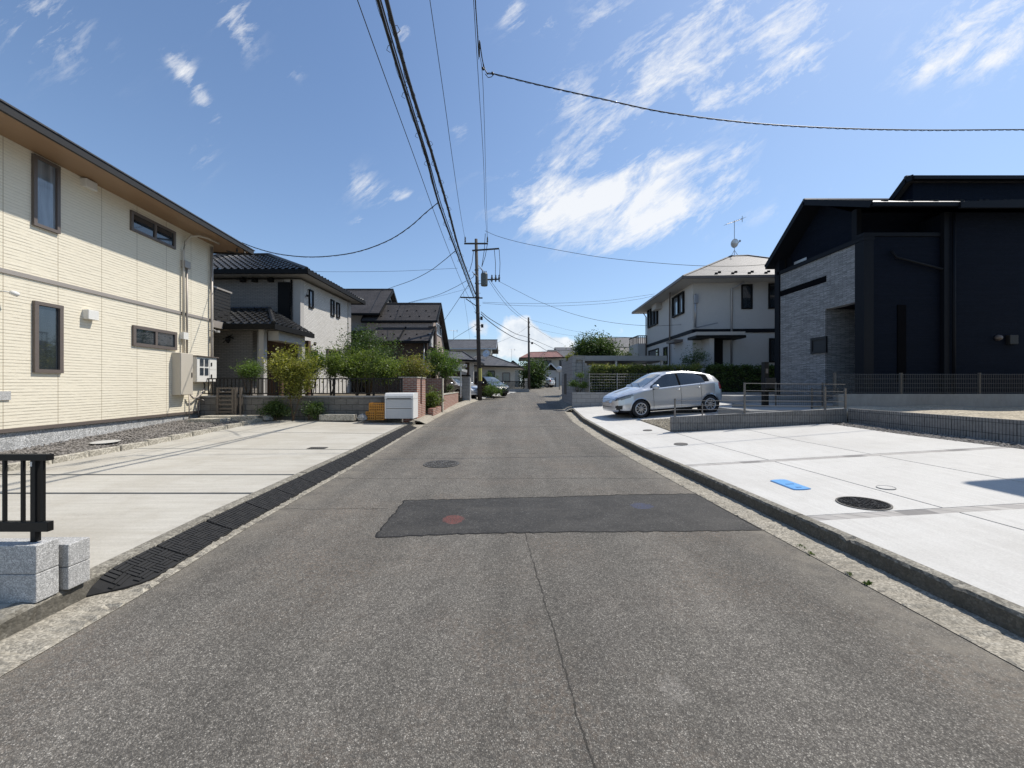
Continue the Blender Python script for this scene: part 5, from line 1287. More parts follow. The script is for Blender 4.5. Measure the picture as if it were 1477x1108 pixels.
# garden fence on block wall between driveway and white brick house
def garden_wall():
    y=13.0; x0,x1=-11.8,-3.72
    root=thing('garden_wall','low weathered concrete block retaining wall under the long black garden fence','wall',(-7,y,.4))
    m=MB(); m.box(x0,x1,y,y+.15,.2,1.06); m.build('block_courses',M['block'],root)
    m=MB(); m.box(x0,x1+.01,y-.015,y+.165,1.06,1.10); m.build('coping',M['concrete_grey'],root)
    root=thing('metal_fence','long black vertical bar fence on the block wall between driveway and garden shrubs','fence',(-7,y,1.1))
    zt=1.70; zb=1.16
    m=MB(); m.box(x0,x1,y+.055,y+.095,zt-.04,zt); m.build('rail',M['black_metal'],root)
    m=MB(); m.box(x0,x1,y+.055,y+.095,zb,zb+.035); m.build('rail',M['black_metal'],root)
    n=int((x1-x0)/.13)
    for k in range(n):
        x=x0+.06+k*.13; m=MB(); m.box(x-.011,x+.011,y+.064,y+.086,zb+.035,zt-.04); m.build('baluster',M['black_metal'],root)
    for x in (x0+.02,-8.0,-6.05,-4.7,x1-.03): m=MB(); m.box(x-.03,x+.03,y+.045,y+.105,1.1,zt); m.build('post',M['black_metal'],root)
garden_wall()
def beige_gate():
    y=12.85; root=thing('garden_gate','low beige metal slatted gate beside the cream house corner','gate',(-9.6,y,.4)); x0,x1=wx(312,y),wx(337,y); zb,zt=hz(598,y),hz(559,y)
    m=MB(); m.box(x0,x0+.07,y,y+.05,zb,zt); m.box(x1-.07,x1,y,y+.05,zb,zt); m.box(x0+.07,x1-.07,y+.004,y+.046,zt-.05,zt); m.box(x0+.07,x1-.07,y+.004,y+.046,zb+.06,zb+.11); m.build('gate_frame',M['gate_beige'],root)
    m=MB()
    for k in range(5): m.box(x0+.07,x1-.07,y+.012,y+.038,zb+.17+k*.14,zb+.22+k*.14)
    m.build('slat_panel',M['gate_beige'],root)
    m=MB(); m.tube([(x0+.2,y-.01,zt-.14),(x0+.3,y-.04,zt-.14)],.018,6); m.build('handle',M['steel'],root)
    m=MB(); m.box(x1+.03,x1+.1,y-.01,y+.06,zb-.1,zt+.0); m.box(x1+.2,x1+.26,y-.01,y+.06,zb-.1,zt); m.build('gate_post',M['gate_beige'],root)
beige_gate()
for (x0,x1,y0,y1,z0,z1,lab) in ((-9.9,-8.1,12.2,12.7,.3,.48,'white concrete step in front of the beige gate'),(-9.9,-8.9,11.75,12.2,.3,.43,'lower pale step slab at the cream house corner'),(-6.3,-5.15,12.55,12.86,.3,.50,'flat pale stepping slab at the foot of the block wall')):
    m=MB(); m.box(x0,x1,y0,y1,z0,z1); tag(m.build('step',M['edging'],None,bevel=.015),lab,'step')
rs=random.Random(8)
for k,(px,py,s_) in enumerate(((386,606,.16),(352,600,.14),(523,605,.17))):
    x=wx(px,12.4); y=12.4; m=MB(); m.lathe([(0,-.05),(s_*.9,.0),(s_,.06),(s_*.7,s_*.9),(0,s_)],(x,y,.36),(0,0,1),9)
    m.V=[(p[0]+rs.gauss(0,.02),p[1]+rs.gauss(0,.02),p[2]+rs.gauss(0,.015)) for p in m.V]
    tag(m.build('garden_rock',M['concrete_grey']),('pale rock by the dark shrub at the driveway end','pale rock by the beige gate','small grey rock left of the crates')[k],'rock')

# brick gateway
def brick_gateway():
    root=thing('brick_wall','red brick gateway piers with upright slot behind the white storage bin','wall',(-3.6,14.5,.25))
    m=MB(); m.box(-4.05,-3.42,13.85,14.35,.1,1.72); m.build('pier',M['red_brick'],root)
    m=MB(); m.box(-3.75,-3.42,14.62,15.2,.1,1.72); m.build('pier',M['red_brick'],root)
    m=MB(); m.box(-3.74,-3.43,14.36,14.61,.1,.75); m.build('sill_wall',M['red_brick'],root)
    m=MB(); m.box(-4.08,-3.39,13.82,14.38,1.72,1.76); m.box(-3.78,-3.39,14.59,15.23,1.72,1.76); m.build('coping',M['edging'],root)
    root=thing('brick_wall','dark red brick return wall behind the leafy planter','wall',(-3.4,17,.3))
    m=MB(); m.box(-4.1,-3.1,17.0,17.22,.2,1.75); m.build('panel',M['red_brick'],root)
    m=MB(); m.box(-3.1,-3.06,16.99,17.23,.2,1.75); m.build('edge_trim',M['edging'],root)
    root=thing('brick_wall','low pinkish brick kerb wall along the planter and steps','wall',(-3.2,18,.3))
    m=MB(); m.box(-3.33,-3.12,15.25,16.95,.1,.52); m.box(-3.33,-3.10,17.3,22.2,.1,1.0); m.build('course',M['red_brick'],root)
    m=MB(); m.box(-3.35,-3.08,17.29,22.22,1.0,1.04); m.build('coping',M['edging'],root)
    for k in range(2):
        y0=22.3+k*0; 
    root=thing('gate_pillar','grey stone gate pillar with a dark cap in front of the silver car','pillar',(-2.95,24.3,.4))
    m=MB(); m.box(-3.15,-2.72,24.2,24.6,.3,1.98); m.build('shaft',M['block_grey'],root)
    m=MB(); m.box(-3.22,-2.65,24.13,24.67,1.98,2.08); m.build('cap',M['fascia_black'],root)
    m=MB(); m.box(-2.71,-2.62,24.22,24.58,.3,1.9); m.build('white_face',M['white_plaster'],root)
brick_gateway()
# iron gate + posts on the far left, black board wall beyond the dark car
def far_left_fence():
    root=thing('metal_fence','dark low fence on a concrete footing in front of the bungalow','fence',(-.6,41,1)); 
    m=MB()
    for k in range(52): m.box(-3.2+.095*k,-3.15+.095*k,38.9,38.93,.95,1.75)
    m.build('slat_panel',M['black_metal'],root)
    m=MB(); m.box(-3.3,1.75,38.85,39.0,.4,1.0); m.build('footing',M['concrete_grey'],root)
    m=MB(); m.box(-3.3,1.75,38.86,38.96,1.74,1.8); m.build('rail',M['black_metal'],root)
    root=thing('gate_pillar','slim white gatepost at the end of the dark fence near the second pole','pillar',(1.5,43,1)); m=MB(); m.box(1.42,1.72,43,43.25,.6,2.05); m.build('shaft',M['white_plaster'],root); m=MB(); m.box(1.38,1.76,42.96,43.29,2.05,2.1); m.build('cap',M['pale_metal'],root)
    root=thing('metal_gate','black accordion driveway gate in front of the red roofed house','gate',(5,57,1.1)); m=MB()
    for k in range(16):
        x=3.7+.17*k; m.bar((x,56.9,1.15),(x+.17,56.9,2.4),.03,.03); m.bar((x+.17,56.9,1.15),(x,56.9,2.4),.03,.03); m.box(x-.015,x+.015,56.88,56.92,1.1,2.45)
    m.build('lattice',M['black_metal'],root); m=MB(); m.box(3.65,3.75,56.85,56.95,1.0,2.5); m.box(6.4,6.5,56.85,56.95,1.0,2.5); m.build('gate_post',M['black_metal'],root)
    m=MB(); m.box(4.75,5.0,57.4,57.6,1.0,3.0); tag(m.build('gate_pillar',M['white_plaster']),'white gate pillar standing behind the black accordion gate','pillar')
far_left_fence()

# storage bin and crates
def storage_bin():
    y0=12.35; root=thing('storage_bin','large pale grey garbage storage bin with a rounded lid at the driveway corner','storage bin',(-3.7,12.5,.22))
    x0,x1=wx(555.5,y0),wx(595.5,y0); zb,zt=hz(604,y0),hz(567,y0); y1=y0+.62
    m=MB(); m.box(x0,x1,y0,y1,zb,zt-.2); m.build('body',M['bin_grey'],root,bevel=.012)
    m=MB(); prof=[(y0-.02,zt-.19),(y0-.02,zt-.09),(y0+.03,zt-.02),(y0+.10,zt),(y1,zt),(y1,zt-.19)]
    A=[m.v((x0-.012,p,z)) for p,z in prof]; B=[m.v((x1+.012,p,z)) for p,z in prof]; n=len(prof)
    m.F.append(A[::-1]); m.F.append(B)
    for k in range(n): m.F.append([A[k],A[(k+1)%n],B[(k+1)%n],B[k]])
    m.build('lid',M['bin_white'],root,bevel=.008)
    m=MB(); m.box(x0+.03,x1-.03,y0-.012,y0,zb+.34,zb+.36); m.box(x0-.004,x0+.03,y0-.014,y0-.001,zb,zt-.2); m.box(x1-.03,x1+.004,y0-.014,y0-.001,zb,zt-.2); m.build('front_rib',M['bin_white'],root)
    m=MB(); m.box(x1+.001,x1+.012,y0,y1,zb,zt-.195); m.build('side_panel',M['bin_white'],root)
    m=MB(); m.box(x0+.06,x1-.06,y0-.03,y0-.018,zt-.185,zt-.165); m.build('handle_groove',M['dark_trim'],root)
    m=MB(); m.box(x0+.031,x1-.031,y0-.006,y0-.0005,zb+.322,zb+.338); m.build('front_groove',M['dark_trim'],root)
    for x in (x0+.05,x1-.12):
        m=MB(); m.box(x,x+.07,y0+.05,y1-.05,zb-.035,zb); m.build('foot',M['dark_trim'],root)
storage_bin()
def crate(label, x0,x1,y0,y1,z0,z1):
    root=thing('plastic_crate',label,'crate',((x0+x1)/2,(y0+y1)/2,z0),None); t=.014
    m=MB(); h=z1-z0
    for zz in (0,.32,.62,.9):
        m.box(x0,x1,y0,y0+t,z0+h*zz,z0+h*(zz+.10)); m.box(x0,x1,y1-t,y1,z0+h*zz,z0+h*(zz+.10)); m.box(x0,x0+t,y0+t,y1-t,z0+h*zz,z0+h*(zz+.10)); m.box(x1-t,x1,y0+t,y1-t,z0+h*zz,z0+h*(zz+.10))
    n=max(4,int((x1-x0)/.06))
    for k in range(n+1):
        x=x0+(x1-x0-.02)*k/n; m.box(x,x+.02,y0-.003,y0+t+.003,z0,z1); m.box(x,x+.02,y1-t,y1,z0,z1)
    for k in range(6):
        y=y0+(y1-y0-.02)*k/5; m.box(x0-.003,x0+t,y,y+.02,z0,z1); m.box(x1-t,x1+.003,y,y+.02,z0,z1)
    m.build('side_lattice',M['crate'],root)
    m=MB(); m.box(x0+t,x1-t,y0+t,y1-t,z0+.01,z0+.03); m.box(x0+t+.002,x1-t-.002,y0+t+.002,y0+t+.012,z0,z1-.05); m.box(x0+t+.002,x0+t+.012,y0+t,y1-t,z0,z1-.05); m.build('liner',M['crate_inner'],root)
    return root
yc=12.42; zc=hz(606,12.42)+.0
crate('orange plastic crate, bottom one farther from the white bin',wx(527.5,yc),wx(540.6,yc),yc,yc+.36,zc,zc+.275)
crate('orange plastic crate, bottom one touching the white bin',wx(542,yc),wx(554.2,yc),yc,yc+.36,zc,zc+.275)
crate('wider orange plastic crate stacked on top of two others',wx(532,yc),wx(554.5,yc),yc+.01,yc+.37,zc+.279,zc+.55)

# ribbed block walls on the right
def ribbed_walls():
    root=thing('block_wall','low ribbed concrete block wall across the white driveway, carrying the aluminium railing','wall',(6.3,9.9,.3))
    a0,a1=4.1,8.62
    def yy(x): return 9.86+(x-4.1)*.01
    m=MB(); b=[(a0,yy(a0),zR(a0,10)-.12),(a1,yy(a1),zR(a1,10)-.12),(a1,yy(a1)+.12,zR(a1,10)-.12),(a0,yy(a0)+.12,zR(a0,10)-.12)]
    m.hexa(b,[(b[0][0],b[0][1],.645),(b[1][0],b[1][1],.865),(b[2][0],b[2][1],.865),(b[3][0],b[3][1],.645)]); m.build('rib_block_course',M['block_ribs'],root)
    m=MB(); m.hexa([(a0,yy(a0)+.005,.646),(a1,yy(a1)+.005,.866),(a1,yy(a1)+.115,.866),(a0,yy(a0)+.115,.646)],[(a0,yy(a0)+.005,.652),(a1,yy(a1)+.005,.872),(a1,yy(a1)+.115,.872),(a0,yy(a0)+.115,.652)]); m.build('coping',M['block_grey'],root)
    root=thing('block_wall','low ribbed concrete block wall holding back the sandy plot along the dark gravel','wall',(8.6,6,.4))
    p=[(8.62,9.87),(9.45,-5)]
    m=MB(); m.hexa([(8.62,9.87,.2),(9.45,-5,.2),(9.57,-5,.2),(8.74,9.87,.2)],[(8.62,9.87,.872),(9.45,-5,.86),(9.57,-5,.86),(8.74,9.87,.872)]); m.build('rib_block_course',M['block_ribs'],root)
ribbed_walls()
def aluminium_railing():
    root=thing('metal_railing','slim aluminium pipe railing standing on the ribbed wall beside the silver car','railing',(6,9.9,.7))
    y=9.93; wt=lambda x:.65+(x-4.1)*.0487
    posts=[(wx(973.5,y),hz(575,y)),(wx(1074,y),hz(552,y)),(wx(1190,y),hz(558,y)),(8.6,hz(560,y))]
    for x,zt in posts: m=MB(); m.box(x-.018,x+.018,y-.018,y+.018,wt(x),zt); m.build('post',M['aluminium'],root)
    m=MB(); x=wx(1013,y); m.box(x-.012,x+.012,y-.012,y+.012,wt(x),hz(582,y)); m.build('post',M['aluminium'],root)
    for py0,py1 in ((578,578),(585,584.5),(591,590.5),(597,596)):
        m=MB(); m.tube([(posts[0][0],y,hz(py0,y)),(posts[1][0],y,hz(py1,y))],.009,6); m.build('rail',M['aluminium'],root)
    for py in (553,563.5,570,578,585,591.5):
        m=MB(); m.tube([(posts[1][0],y,hz(py,y)),(posts[3][0],y,hz(py+1.5,y))],.009,6); m.build('rail',M['aluminium'],root)
aluminium_railing()
def mesh_fence(label, p, q, zb, zt, mat, pitch, posts, nrail=5, r=.004, base=None, bmat=None, loc=None, pr=.025):
    p=Vector((p[0],p[1],0)); q=Vector((q[0],q[1],0)); L=(q-p).length; u=(q-p)/L
    root=thing('mesh_fence',label,'fence',(p.x,p.y,zb))
    m=MB(); n=int(L/pitch)
    for k in range(n+1):
        a=p+u*(k*L/n); m.tube([(a.x,a.y,zb+.02),(a.x,a.y,zt)],r,4,False)
    for k in range(nrail):
        z=zb+.05+(zt-zb-.07)*k/(nrail-1); m.tube([(p.x,p.y,z),(q.x,q.y,z)],r*1.3,4)
    m.build('wire_panel',mat,root)
    for s_ in posts:
        a=p+u*s_; m=MB(); m.tube([(a.x,a.y+.03,zb-.02),(a.x,a.y+.03,zt+.03)],pr,8); m.build('post',mat,root)
    if base:
        m=MB(); w=u.cross(Vector((0,0,1)))*.07; m.hexa([p-w+Vector((0,0,base)),q-w+Vector((0,0,base)),q+w+Vector((0,0,base)),p+w+Vector((0,0,base))],[p-w+Vector((0,0,zb)),q-w+Vector((0,0,zb)),q+w+Vector((0,0,zb)),p+w+Vector((0,0,zb))]); m.build('footing_wall',bmat,root)
    return root
P_('mesh_taupe',(.105,.10,.095),.4,.5,.1)
xa=wx(1206,12); mesh_fence('fine vertical mesh fence on a grey footing in front of the navy house',(xa,12.05),(18.5,12.05),1.19,1.82,M['mesh_taupe'],.055,[.02,wx(1303,12)-xa,wx(1417,12)-xa,6.6],5,.0055,.7,M['concrete_grey'],pr=.04)
mesh_fence('dark mesh fence panel beside the entrance path of the navy house',(8.45,12.3),(10.0,12.3),.80,1.52,M['mesh_taupe'],.06,[.0,1.5],5,.005,.4,M['block_grey'])
mesh_fence('low mesh fence between car pad and entrance path',(8.75,11.2),(10.2,12.0),.78,1.35,M['mesh_taupe'],.07,[0,.8,1.6],4,.005)
def intercom_post():
    root=thing('entrance_post','tall black mailbox post at the entrance path of the navy house','post',(8.3,12.6,.7)); x0,x1=wx(1103,12.55),wx(1109,12.55)
    m=MB(); m.box(x0,x1,12.55,12.72,.6,hz(522,12.55)); m.build('pillar',M['black_metal'],root,bevel=.004)
    m=MB(); m.box(x0+.01,x1+.2,12.50,12.75,1.35,1.7); m.build('mailbox',M['black_plastic'],root,bevel=.008); m=MB(); m.box(x0+.03,x1-.03,12.54,12.55,1.85,2.0); m.build('intercom',M['taupe'],root)
intercom_post()
# grey block wall, hedge, mesh fence, topiary behind the car
m=MB(); m.box(2.9,13.2,18.5,18.65,.1,1.10); tag(m.build('block_wall',M['block_grey']),'smooth grey block wall under the clipped hedge behind the car','wall')
def hedge(label, x0,x1,y0,y1,z0,z1,n,seed,leaf='leaf_hedge',size=.075):
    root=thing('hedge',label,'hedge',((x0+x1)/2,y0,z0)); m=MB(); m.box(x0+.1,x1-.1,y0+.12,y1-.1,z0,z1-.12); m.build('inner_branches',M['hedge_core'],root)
    bl=[]; rg=random.Random(seed)
    k=x0+.15
    while k<x1:
        for z in np.arange(z0+.12,z1,.22): bl.append((k,y0+.12,z,.22,.13,.15))
        bl.append((k,(y0+y1)/2,z1-.06+rg.uniform(-.03,.03),.22,(y1-y0)/2,.09)); k+=.3
    bl+= [(x0+.06,(y0+y1)/2,z,.1,(y1-y0)/2,.15) for z in np.arange(z0+.12,z1,.22)]
    foliage('foliage',M[leaf],root,bl,n,size,seed,clump=.07,fill=.6)
hedge('clipped green hedge behind wire mesh, along the plot of the white house',3.95,9.3,18.9,19.6,1.1,2.36,26000,11)
hedge('darker loose hedge in front of the white house door, right of the clipped one',9.7,13.6,18.9,19.6,1.1,2.38,13000,12,'leaf_dark',.09)
mesh_fence('light wire mesh fence with steel posts in front of the clipped hedge',(3.75,18.62),(9.4,18.62),1.12,2.0,M['steel'],.12,[.0,1.35,2.8,4.2,5.6],7,.004,pr=.022)
def gate_wall():
    root=thing('gate_wall','tall grey rendered gate wall with boarded recess at the bend of the road','wall',(3.3,20,.4))
    x0,x1=wx(825.5,19.8),wx(843.5,19.8); zt=hz(514,19.8)
    m=MB(); m.box(x0,x0+.18,19.8,24,.2,zt); m.box(x1-.1,x1,19.8,20.3,.2,zt); m.box(x0+.18,x1-.1,19.8,20.3,zt-.18,zt); m.box(x0+.18,x1-.1,19.92,20.3,.2,zt-.18); m.build('wall',M['block_grey'],root)
    m=MB()
    for k in range(9): m.box(x0+.2,x1-.12,19.885,19.92,1.2+k*.15,1.2+k*.15+.125)
    m.build('boarding',M['grey_plastic'],root)
    m=MB(); m.box(x0-.01,x0+.02,21.9,22.9,.9,2.1); m.build('mail_slot',M['black_plastic'],root)
    m=MB(); m.box(x1+.02,x1+.12,19.9,20.25,.2,hz(524,19.9)); m.box(x1+.12,x1+.42,19.95,20.25,.2,hz(527,19.9)); m.build('side_panel',M['plaster_grey'],root)
    m=MB(); m.box(x0-.02,x1+.02,19.77,20.33,zt,zt+.035); m.build('coping',M['concrete_grey'],root)
gate_wall()
def flat_carport():
    root=thing('carport','long flat grey carport roof with thin posts behind the clipped hedge','carport',(6,23,.95)); zb=hz(520,21)
    m=MB(); m.box(3.9,8.35,21,26,zb+.02,zb+.10); m.build('roof',M['grey_plastic'],root)
    m=MB(); m.box(3.85,8.42,20.9,21.0,zb-.02,zb+.25); m.box(3.85,8.42,26,26.08,zb-.02,zb+.25); m.box(3.83,3.9,21,26,zb-.02,zb+.25); m.box(8.35,8.42,21,26,zb-.02,zb+.25); m.build('edge_beam',M['grey_plastic'],root)
    for x,y in ((5.7,21.1),(8.2,21.1),(4.1,25.8),(8.2,25.8)):
        m=MB(); m.box(x-.05,x+.05,y-.05,y+.05,.8,zb+.02); m.build('post',M['pale_metal'],root)
    m=MB(); m.box(3.9,8.3,26.2,26.3,.9,2.6); tag(m.build('wooden_fence',M['timber_brown']),'dark timber fence at the back of the flat carport','fence')
flat_carport()
def road_mirror():
    root=thing('traffic_mirror','round white backed roadside mirror on a post by the gate wall','mirror',(5.2,46,.8)); m=MB(); m.tube([(5.6,45.5,.6),(5.6,45.5,3.6)],.045,8); m.build('post',M['taupe'],root)
    m=MB(); m.lathe([(0,-.06),(.3,-.05),(.36,0),(.34,.02),(0,.03)],(5.6,45.4,3.25),(-.1,-1,0),20); m.build('mirror_disc',M['pale_metal'],root,smooth=True)
road_mirror()

# ------------------------------------------------------------------ planting
def sh(*a,**k): return shrub(*a,**k)
def blobs(px0,px1,py0,py1,Y,n,seed,depth=.5,r=(.22,.36)):
    rg=random.Random(seed); x0,x1=wx(px0,Y),wx(px1,Y); z1,z0=hz(py0,Y),hz(py1,Y); cx=(x0+x1)/2; cz=(z0+z1)/2; rx=(x1-x0)/2; rz=(z1-z0)/2; out=[]
    while len(out)<n:
        u,v,w=rg.uniform(-1,1),rg.uniform(-1,1),rg.uniform(-1,1)
        if u*u+v*v+w*w>1: continue
        q=rg.uniform(*r)*min(rx,rz)*1.25
        out.append((cx+u*(rx-q*.7),Y+v*min(depth,rx)*.8,cz+w*(rz-q*.7),q*rg.uniform(.9,1.3),q,q*rg.uniform(.8,1.1)))
    for k in range(int(n*1.1)):
        th=rg.uniform(-.35,math.pi+.35); u,w=math.cos(th),math.sin(th); s_=rg.uniform(.9,1.16); q=rg.uniform(.06,.13)*min(rx,rz)
        out.append((cx+u*rx*s_,Y+rg.uniform(-.6,.6)*min(depth,rx),cz+w*rz*s_,q,q,q*1.8))
    return out
def lean(Y,z,px): return (wx(px,Y),Y,z)
sh('garden_tree','tree','slender multi-stemmed yellow green tree in front of the black fence',lean(12.55,.36,423),blobs(392,452,502,573,12.5,17,1,.5,(.2,.34)),9000,.075,M['leaf_yellow'],21,.016,tops=[(wx(410,12.5),12.5,hz(530,12.5)),(wx(420,12.5),12.4,hz(515,12.5)),(wx(432,12.5),12.6,hz(525,12.5)),(wx(438,12.5),12.5,hz(540,12.5))],clump=.13)
sh('garden_shrub','shrub','low dark round shrub at the foot of the yellow green tree',lean(12.55,.36,398),blobs(381,418,578,606,12.55,9,2,.4),4200,.06,M['leaf_dark'],22,.012,clump=.09)
sh('garden_shrub','shrub','small dark spreading plants along the block wall, right of the slender tree',lean(12.7,.36,445),blobs(430,468,582,605,12.7,8,3,.3),2400,.06,M['leaf_dark'],23,.01,clump=.08)
sh('garden_shrub','shrub','dim grey green bush in the shade of the tiled porch',lean(13.6,1.0,358),blobs(343,374,505,552,13.6,10,4,.5),3600,.06,M['leaf'],24,.014,clump=.1)
sh('garden_shrub','shrub','bright green bush behind the fence, next to the yellow green tree',lean(13.8,1.0,450),blobs(438,466,506,558,13.8,11,5,.5),4600,.065,M['leaf'],25,.014,clump=.11)
sh('garden_tree','tree','small green tree on a single dark trunk behind the fence bars',lean(13.9,1.0,477),blobs(464,494,508,555,13.9,11,6,.5),4600,.065,M['leaf_light'],26,.03,tops=[(wx(477,13.9),13.9,hz(520,13.9)),(wx(484,13.9),13.9,hz(530,13.9))],clump=.12)
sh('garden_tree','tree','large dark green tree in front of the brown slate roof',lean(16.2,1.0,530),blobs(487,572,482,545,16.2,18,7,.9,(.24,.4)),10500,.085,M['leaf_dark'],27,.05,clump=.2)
sh('garden_shrub','shrub','wide light green bush behind the fence below the dark tree',lean(14.4,1.0,515),blobs(490,548,509,556,14.4,16,8,.6),8600,.07,M['leaf_light'],28,.016,clump=.13)
sh('garden_shrub','shrub','light green bush between the wide bush and the reddish one',lean(14.5,1.0,560),blobs(540,580,506,556,14.5,12,9,.6),5600,.07,M['leaf_light'],29,.016,clump=.13)
sh('garden_shrub','shrub','reddish green bush overhanging the brick gateway piers',lean(15.5,1.0,598),blobs(573,620,515,556,15.4,13,10,.6),6000,.075,M['leaf_reddish'],30,.016,clump=.13)
sh('garden_tree','tree','loose green tree over the white framed carport',lean(20.5,.9,640),blobs(616,662,506,548,20.5,14,11,.9),5600,.10,M['leaf'],31,.04,clump=.18)
sh('garden_shrub','shrub','leafy plant in the brick planter by the gateway',lean(16.2,.4,622),blobs(614,634,560,592,16.1,7,12,.35),2300,.08,M['leaf_light'],32,.012,clump=.1)
sh('garden_shrub','shrub','dark plant behind the low brick wall, beside the silver car',lean(21,.9,646),blobs(634,654,552,576,20.8,6,13,.4),1800,.08,M['leaf_dark'],33,.012,clump=.1)
sh('garden_shrub','shrub','rounded azalea bush in front of the dark parked car',lean(27.6,.5,712),blobs(698,728,553,572,27.6,9,14,.6),2600,.08,M['leaf'],34,.014,clump=.12)
sh('garden_shrub','shrub','dark clipped bush under the bungalow window',lean(38.5,1.0,706),blobs(697,716,538,552,38.4,6,15,.6),1500,.11,M['leaf_dark'],35,.014,clump=.14)
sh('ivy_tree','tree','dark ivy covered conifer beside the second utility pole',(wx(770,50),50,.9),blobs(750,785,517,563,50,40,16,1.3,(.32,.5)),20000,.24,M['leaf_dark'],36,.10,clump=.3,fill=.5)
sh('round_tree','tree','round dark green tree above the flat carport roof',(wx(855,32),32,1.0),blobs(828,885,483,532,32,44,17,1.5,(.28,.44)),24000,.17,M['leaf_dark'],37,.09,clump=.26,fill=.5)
sh('garden_shrub','shrub','yellow green bush tops showing over the carport at its right',(wx(900,29),29,1.0),blobs(886,916,503,540,29,9,18,.8),2800,.11,M['leaf_light'],38,.02,clump=.18)
sh('garden_shrub','shrub','small yellow plant on top of the gate wall',(wx(826,21.5),21.5,2.0),blobs(817,831,509,520,21.5,5,19,.3),700,.09,M['leaf_yellow'],39,.01,clump=.1)
sh('garden_shrub','shrub','shaded shrub at the porch of the white house',(wx(1000,19.9),19.9,1.0),blobs(986,1013,497,545,19.9,10,20,.5),2600,.075,M['leaf_dark'],40,.015,clump=.14)
sh('topiary','plant','flat topped cloud pruned shrub on thin trunk in front of the gate wall',(wx(835,18.9),18.9,1.0),blobs(823,834,548,562,18.9,4,21,.3)+blobs(824,848,539,546,18.9,5,22,.3)+blobs(836,848,552,562,18.9,4,23,.3),3000,.06,M['leaf'],41,.022,tops=[(wx(830,18.9),18.9,hz(553,18.9)),(wx(838,18.9),18.9,hz(543,18.9)),(wx(843,18.9),18.9,hz(556,18.9))],clump=.07)
sh('round_tree','tree','distant dark tree tops left of the red roofed house',(wx(741,72),72,1.1),blobs(730,752,528,548,72,8,24,1.5),1500,.25,M['leaf_dark'],42,.1,clump=.4)
def weeds(label, pts, n, seed, group):
    root=thing('weed_tuft',label,'weeds',pts[0],group); bl=[(p[0],p[1],p[2]+.006,.022,.03,.008) for p in pts]
    foliage('foliage',M['weed'],root,bl,n,.020,seed,clump=.010)
pw=[]
for k in range(16):
    y=2.72+.055*k+rd.uniform(-.02,.02)
    if k%3!=1: pw.append((XR(y)+.0+rd.uniform(-.02,.03),y,.004))
weeds('low green weeds in the seam of the right gutter near the broken kerb',pw,220,51,None)

# ------------------------------------------------------------------ cars
car=make_car('silver compact hatchback parked nose to the street on the white driveway',M['silver'])
pale=dup(car,(wx(668,26.8)-.6,27.0,g(27)+.12),R(-38),'silver grey hatchback parked behind the grey gate pillar')
dark=dup(car,(wx(706,29.8)-.15,30.6,g(30)+.1),R(-52),'dark hatchback parked in front of the bungalow, partly behind a bush'); repaint(dark,M['car_black'],M['silver'])
wht=dup(car,(wx(784,54)-.4,54.6,g(54.5)+.02),R(150),'white car at the end of the road by the black gate, mostly hidden'); repaint(wht,M['car_white'],M['silver'])
s_=1.02; fw=Vector((4.42,13.62)); yaw=math.pi-.0
ang=R(180+9); 
car.scale=(s_,s_,s_)
cx0=4.24+1.16*s_*math.cos(R(9)); cy0=12.95+.835*s_+1.16*s_*math.sin(R(9))
car.location=(cx0+.0,cy0,zR(cx0,13.5)-.0); car.rotation_euler=(0,math.atan(.056),ang)
for c in (pale,dark,wht): c.scale=(1,1,1)

